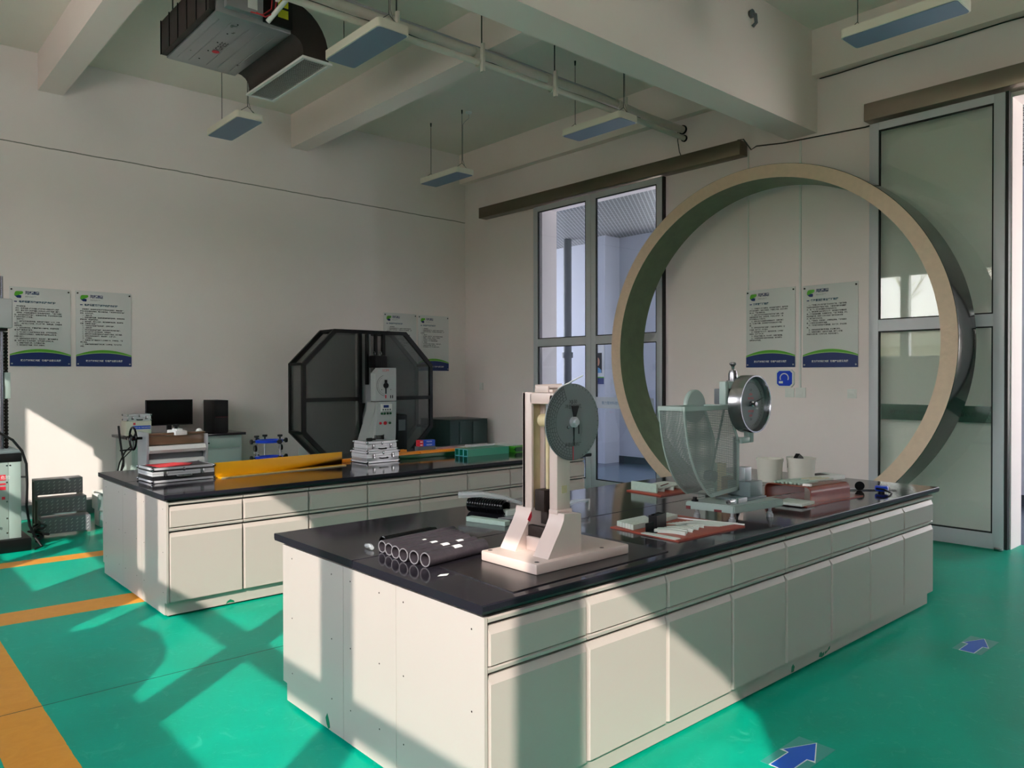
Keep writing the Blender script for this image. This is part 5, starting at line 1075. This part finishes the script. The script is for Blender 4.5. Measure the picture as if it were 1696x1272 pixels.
def mesh_panel(xa, xb, y):
    pts = [(x, z) for x, z in octp(X0+.05, X1-.05, Z0+.05, Z1-.05, CH-.0205)]
    # clip octagon to xa..xb
    def clip(P, f, s):
        out = []
        for i in range(len(P)):
            a, b = P[i], P[(i+1) % len(P)]; ia, ib = s*(a[0]-f) <= 0, s*(b[0]-f) <= 0
            if ia: out.append(a)
            if ia != ib: u = (f-a[0])/(b[0]-a[0]); out.append((f, a[1]+u*(b[1]-a[1])))
        return out
    return MB().prism(clip(clip(pts, xb, 1), xa, -1), 'y', y, y+.001)
for xa, xb in ((X0, 5.29), (5.70, X1)): obj('wire_mesh_panel', mesh_panel(xa, xb, yf+.02), M['mesh_dark'], t, smooth=0)
obj('wire_mesh_panel', mesh_panel(X0, X1, yb+.02), M['mesh_dark'], t, smooth=0)
mb = MB(); P8 = octp(X0+.02, X1-.02, Z0+.02, Z1-.02, CH-.01)
for i in (7, 0, 5, 6): a, b = P8[i], P8[(i+1) % 8]; mb.face([(a[0], yf+.045, a[1]), (b[0], yf+.045, b[1]), (b[0], yb, b[1]), (a[0], yb, a[1])])
obj('side_mesh', mb, M['mesh_dark'], t, smooth=0)
obj('cage_leg', MB().box(4.95, 5.01, yf, yb+.045, 0, Z0), M['blk_metal'], t); obj('cage_leg', MB().box(5.96, 6.02, yf, yb+.045, 0, Z0), M['blk_metal'], t)
obj('cage_latch', MB().box(5.27, 5.289, yf-.02, yf+.02, 1.31, 1.42), M['blk'], t)
t = thing('large_pendulum_machine', 'tall grey pendulum impact machine with dial and button panel inside the octagonal cage', 'testing machine', (5.49, 8.9, 0))
obj('machine_base', MB().box(5.1, 5.9, 8.72, 8.98, 0, .42, .01), M['gray_d'], t)
obj('pedestal', MB().prism([(5.22, .42), (5.34, .42), (5.40, .50), (5.455, .86), (5.455, 1.22), (5.395, 1.22), (5.375, 1.10), (5.18, .52)], 'y', 8.76, 8.97), M['gray'], t)
obj('front_column', MB().prism([(5.36, .42), (5.62, .42), (5.66, .62), (5.67, .80), (5.68, 1.225), (5.40, 1.225), (5.37, .95), (5.34, .62)], 'y', 8.70, 8.76), M['gray'], t)
pn = obj('dial_housing', MB().prism([(5.345, 1.235), (5.345, 1.60), (5.42, 1.675), (5.665, 1.675), (5.665, 1.235)], 'y', 8.68, 8.80), M['gray'], t)
cx, cz = 5.50, 1.44
mb = MB().prism(ring_arc(cx, cz, .135, .004, math.radians(105), math.radians(265), 0, 0), 'y', 8.6785, 8.6799).prism(ring_arc(cx, cz, .115, .002, math.radians(115), math.radians(262), 0, 0), 'y', 8.6785, 8.6799)
obj('dial_scale', mb, M['ink'], pn)
obj('pointer', MB().lathe((cx, 8.6798, cz), (0, -1, 0), [(0, 0), (.036, 0), (.036, .02), (0, .02)], 20).box(cx-.016, cx+.016, 8.665, 8.6798, cz, cz+.075).box(cx-.007, cx+.007, 8.668, 8.6798, cz-.11, cz), M['blk'], pn)
obj('red_tip', MB().box(cx-.008, cx+.010, 8.6785, 8.6799, cz-.17, cz-.125), M['redbox'], pn); put_text('brand_text', 'SCIM', .045, frame_xz(cx, 8.679, 1.625), M['red'], pn, 'CENTER'); obj('stop_holes', MB().cyl((5.44, 8.679, 1.385), (5.44, 8.6799, 1.385), .006, seg=8).cyl((5.58, 8.679, 1.385), (5.58, 8.6799, 1.385), .006, seg=8).box(5.57, 5.585, 8.679, 8.6799, 1.27, 1.31).box(5.60, 5.615, 8.679, 8.6799, 1.27, 1.31), M['ink'], pn)
ks = obj('keypad', MB().box(5.435, 5.605, 8.685, 8.6999, 1.10, 1.195, .003), M['white'], t); obj('display', MB().box(5.47, 5.55, 8.6835, 8.6849, 1.145, 1.18), M['navy'], ks)
mb = MB()
for i in range(4): mb.box(5.455+.036*i, 5.475+.036*i, 8.683, 8.6849, 1.11, 1.13)
obj('key', mb, M['gray_d'], ks)
mb = MB()
for i in range(4): mb.lathe((5.45+.045*i, 8.6999, 1.068), (0, -1, 0), [(.016, 0), (.015, .01), (0, .012)], 12)
obj('green_button', mb, M['dgreen'], t)
obj('red_button', MB().lathe((5.43, 8.6999, .94), (0, -1, 0), [(.018, 0), (.016, .012), (0, .016)], 14), M['redbox'], t); obj('red_button', MB().lathe((5.50, 8.6999, .94), (0, -1, 0), [(.024, 0), (.024, .014), (0, .018)], 14), M['red'], t); obj('green_button', MB().lathe((5.575, 8.6999, .94), (0, -1, 0), [(.018, 0), (.016, .012), (0, .016)], 14), M['dgreen'], t)
obj('motor_block', MB().box(5.42, 5.60, 8.80, 8.97, 1.676, 1.84, .008), M['blk'], t)
mb = MB()
for x in (5.45, 5.55): mb.tube([(x, 8.88+.022*math.cos(2*PI*k_/14), 1.865+.028*math.sin(2*PI*k_/14)) for k_ in range(15)], .006, 6)
obj('lifting_eye', mb, M['steel'], t)
obj('tower_column', MB().box(5.45, 5.53, 9.10, 9.25, 0, 2.16, .004), M['gray'], t); obj('tower_column', MB().box(5.345, 5.385, 9.10, 9.2, 0, 2.14, .004), M['white'], t)
obj('swing_arm', MB().prism([(5.16, .44), (5.21, .44), (5.42, 1.2), (5.38, 1.2)], 'y', 9.06, 9.09), M['blk_metal'], t)
obj('specimen_feeder', MB().box(5.75, 5.92, 8.80, 8.95, .42, 1.03, .005), M['blk'], t); obj('feeder_window', MB().box(5.78, 5.89, 8.798, 8.7999, .82, .97), M['gray_d'], t)
# green cabinet at the corner
t = thing('green_steel_cabinet', 'dark green low steel cabinet in the far room corner', 'cabinet', (7.4, 9.3, 0))
obj('cabinet_body', MB().box(6.93, 7.66, 9.16, 9.92, .02, .90, .004).box(6.92, 7.67, 9.15, 9.93, .90, .905, .001), M['cabinet_g'], t)
for x0, x1 in ((7.10, 7.36), (7.37, 7.63)):
    dd = obj('door', MB().box(x0-.0, x1, 9.148, 9.159, .06, .87, .002), M['cabinet_g'], t)
    if x0 < 7.2: obj('handle', MB().box(x0+.015, x0+.025, 9.138, 9.1479, .56, .64, .002), M['steel'], dd)
# metal steps
t = thing('metal_steps', 'three-tread checker plate steps with open sides by the tall testing machine', 'steps', (1.74, 8.85, 0), -.03)
Lp = lambda n, mb, m, p=t: obj(n, mb, m, p, world=False)
W2 = .215
mb0 = MB()
for i, (yy, zz) in enumerate(((-.28, .175), (-.10, .345), (.08, .515))):
    x0 = -W2-.02*i*0; tr = Lp('tread', MB().box(-W2, W2, yy, yy+.19, zz-.004, zz, .001).box(-W2, W2, yy, yy+.003, zz-.155, zz-.0041), M['plate'])
    mb = MB().add(tr.data)
    for r_ in range(4):
        for c_ in range(9):
            px, pz = -W2+.03+.047*c_+(.0 if r_ % 2 else .0), zz-.03-.034*r_
            b2 = MB().box(-.011, .011, -.0025, 0, -.003, .003); b2.xf(Matrix.Translation((px, yy, pz)) @ Matrix.Rotation(-.8, 4, 'Y')); tm = bpy.data.meshes.new('t'); b2.bm.to_mesh(tm); mb.bm.from_mesh(tm); bpy.data.meshes.remove(tm)
    mb.bm.faces.ensure_lookup_table(); nb = len(tr.data.polygons)
    for f_ in mb.bm.faces[nb:]: f_.material_index = 1
    mb.bm.to_mesh(tr.data); mb.bm.free(); tr.data.materials.append(M['case_edge'])
mb = MB()
for s in (-1, 1):
    xx = s*(W2-.014)
    for yy, zz in ((-.262, .17), (-.082, .34), (.098, .51), (.25, .51)): mb.box(xx-.013, xx+.013, yy-.013, yy+.013, 0, zz-.005)
    for za, ya_, yb_ in ((.16, -.25, -.095), (.33, -.07, .085), (.50, .11, .24), (.055, -.25, .24)): mb.box(xx-.012, xx+.012, ya_, yb_, za-.012, za+.004)
mb.box(-W2+.03, W2-.03, -.272, -.262, .02, .05)
Lp('step_frame', mb, M['plate_e'])
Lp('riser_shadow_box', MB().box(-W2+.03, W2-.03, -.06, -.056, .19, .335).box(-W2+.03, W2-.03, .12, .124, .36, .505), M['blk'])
# white box with foil beyond steps (left of the far bench)
t = thing('foil_box', 'white upright box wrapped in crinkled film between the steps and the far bench', 'box', (2.13, 8.9, 0))
obj('box_body', MB().box(2.07, 2.26, 8.72, 8.95, 0, .17, .01).box(2.05, 2.28, 8.70, 8.97, .171, .36, .015), M['paper'], t)
obj('film_wrap', MB().box(2.045, 2.20, 8.692, 8.6995, .18, .35).box(2.06, 2.2, 8.70, 8.7195, .02, .16), mat('crumpled_foil', rgb(190, 192, 200), .3, .6, bump=1., bscale=20), t)
tag(obj('floor_sill_box', MB().box(1.30, 2.4, 9.72, 9.90, 0, .16, .01), M['mint_d']), 'low dark trunk along the back wall behind the steps', 'trunk')
# tall testing machine at the left edge
t = thing('tensile_testing_machine', 'tall hydraulic testing machine with chrome columns at the left edge', 'testing machine', (.85, 8.4, 0))
x1 = 1.272; y0 = 8.05
obj('machine_base', MB().box(.40, 1.34, 7.99, 8.78, .0, .115, .01), M['blk_metal'], t)
cb = obj('lower_cabinet', MB().box(.45, 1.178, y0, 8.70, .1151, .80, .004).box(1.1785, x1, y0, 8.70, .1151, .80, .004), M['mint'], t)
obj('black_top_band', MB().box(.44, x1+.006, y0-.006, 8.71, .8005, .875, .004), M['blk'], t); obj('table_plate', MB().box(.45, x1, y0+.01, 8.69, .8755, .90, .003), M['mint_d'], t)
mb = MB()
for z_ in (.17, .30, .45, .62, .77): mb.lathe((1.165, y0, z_), (0, -1, 0), [(.008, 0), (.006, .003), (0, .004)], 10)
mb.lathe((1.19, y0, .77), (0, -1, 0), [(.008, 0), (.006, .003), (0, .004)], 10)
obj('panel_screw', mb, M['steel'], cb)
s_ = obj('red_sign', MB().box(1.02, 1.155, y0-.0025, y0-.0005, .64, .69).box(.90, 1.155, y0-.0025, y0-.0005, .60, .615).box(.90, 1.155, y0-.0025, y0-.0005, .555, .585).box(1.125, 1.15, y0-.0025, y0-.0005, .47, .495), M['redbox'], cb)
put_text('sign_text', '警告 危险', .036, frame_xz(1.035, y0-.003, .652), M['white'], cb); put_text('model_text', '上海', .03, frame_xz(1.07, y0-.001, .205), M['ink'], cb)
for x in (.58, 1.135):
    obj('column', MB().cyl((x, 8.30, .90), (x, 8.30, 2.475), .048, seg=28), M['steel'], t)
obj('upper_crosshead', MB().box(.45, 1.235, 8.16, 8.46, 2.0, 2.265, .012), M['gray'], t); obj('crosshead_base', MB().box(.50, 1.2, 8.19, 8.43, 1.975, 1.9995), M['blk'], t)
pr = []
for i in range(36): pr += [(.012, i*.03), (.018, i*.03+.01), (.018, i*.03+.02)]
obj('lead_screw', MB().lathe((1.205, 8.34, .901), 'z', [(0, 0)]+pr+[(.012, 1.07), (0, 1.07)], 14), M['iron'], t)
obj('lower_crosshead', MB().box(.62, 1.10, 8.2, 8.40, 1.30, 1.55, .01), M['gray'], t)
obj('sensor_housing', MB().box(1.186, 1.232, 8.28, 8.40, 1.36, 1.60, .004), M['mint'], t)
obj('feed_hose', MB().tube([(1.0, 8.02, 1.13), (1.1, 8.0, 1.07), (1.2, 7.98, 1.0), (1.27, 7.99, .90), (1.305, 8.0, .78), (1.31, 8.0, .6), (1.305, 8.0, .4), (1.33, 8.02, .22), (1.38, 8.05, .1), (1.42, 8.0, .02), (1.36, 7.97, .012)], .011, 8), M['blk'], t)
obj('hose_bracket', MB().cyl((1.272, 8.06, .66), (1.315, 8.01, .66), .008, seg=8), M['blk'], t)
tag(obj('cable_heap', MB().tube([(1.46+.05*math.sin(a*1.1), 8.40+.22*math.cos(a*.7), .012+.012*a*.5) for a in range(26)], .011, 6), M['blk']), 'heap of black cables between the tall testing machine and the steps', 'cable')
# unseen shapes added by the windows, outlined to cast curved shadow edges
ox = XL+.30
def sh_poly(pts, xx): return [(s-.81*1.55+.81*(xx-XL), t_+.74*1.55-.74*(xx-XL)) for s, t_ in pts]
xx = XL+.35
P = sh_poly([(2.95, .2), (2.98, .60), (3.108, .80), (3.19, .90), (3.276, 1.0), (3.42, 1.066), (3.70, 1.095), (4.04, 1.05), (4.22, .95), (4.32, .82), (4.36, .2)], xx)
P = [(y, max(.0, z)) for y, z in P]; P[0] = (P[0][0], 0); P[-1] = (P[-1][0], 0)
tag(obj('arc_shadow_caster', MB().prism(P, 'x', xx-.28, xx), M['mint_d']), 'unseen rounded grey-green shape added below the left windows to cast a curved shadow', 'machine')  # added block, shaped to throw the arc shadow across the floor
xx = XL+.06
P = sh_poly([(-.05, 2.75), (-.06, 2.547), (-.40, 2.47), (-.62, 2.40), (-.76, 2.33), (-.84, 2.22), (-.86, 2.05), (-1.2, 2.05), (-1.2, 2.75)], xx)
tag(obj('window_light_blocker', MB().prism(P, 'x', xx-.02, xx), M['gray_d']), 'unseen grey panel added on the left window, its rounded corner shaping the sunlight', 'light blocker')  # added panel that cuts the sun patch to a rounded corner
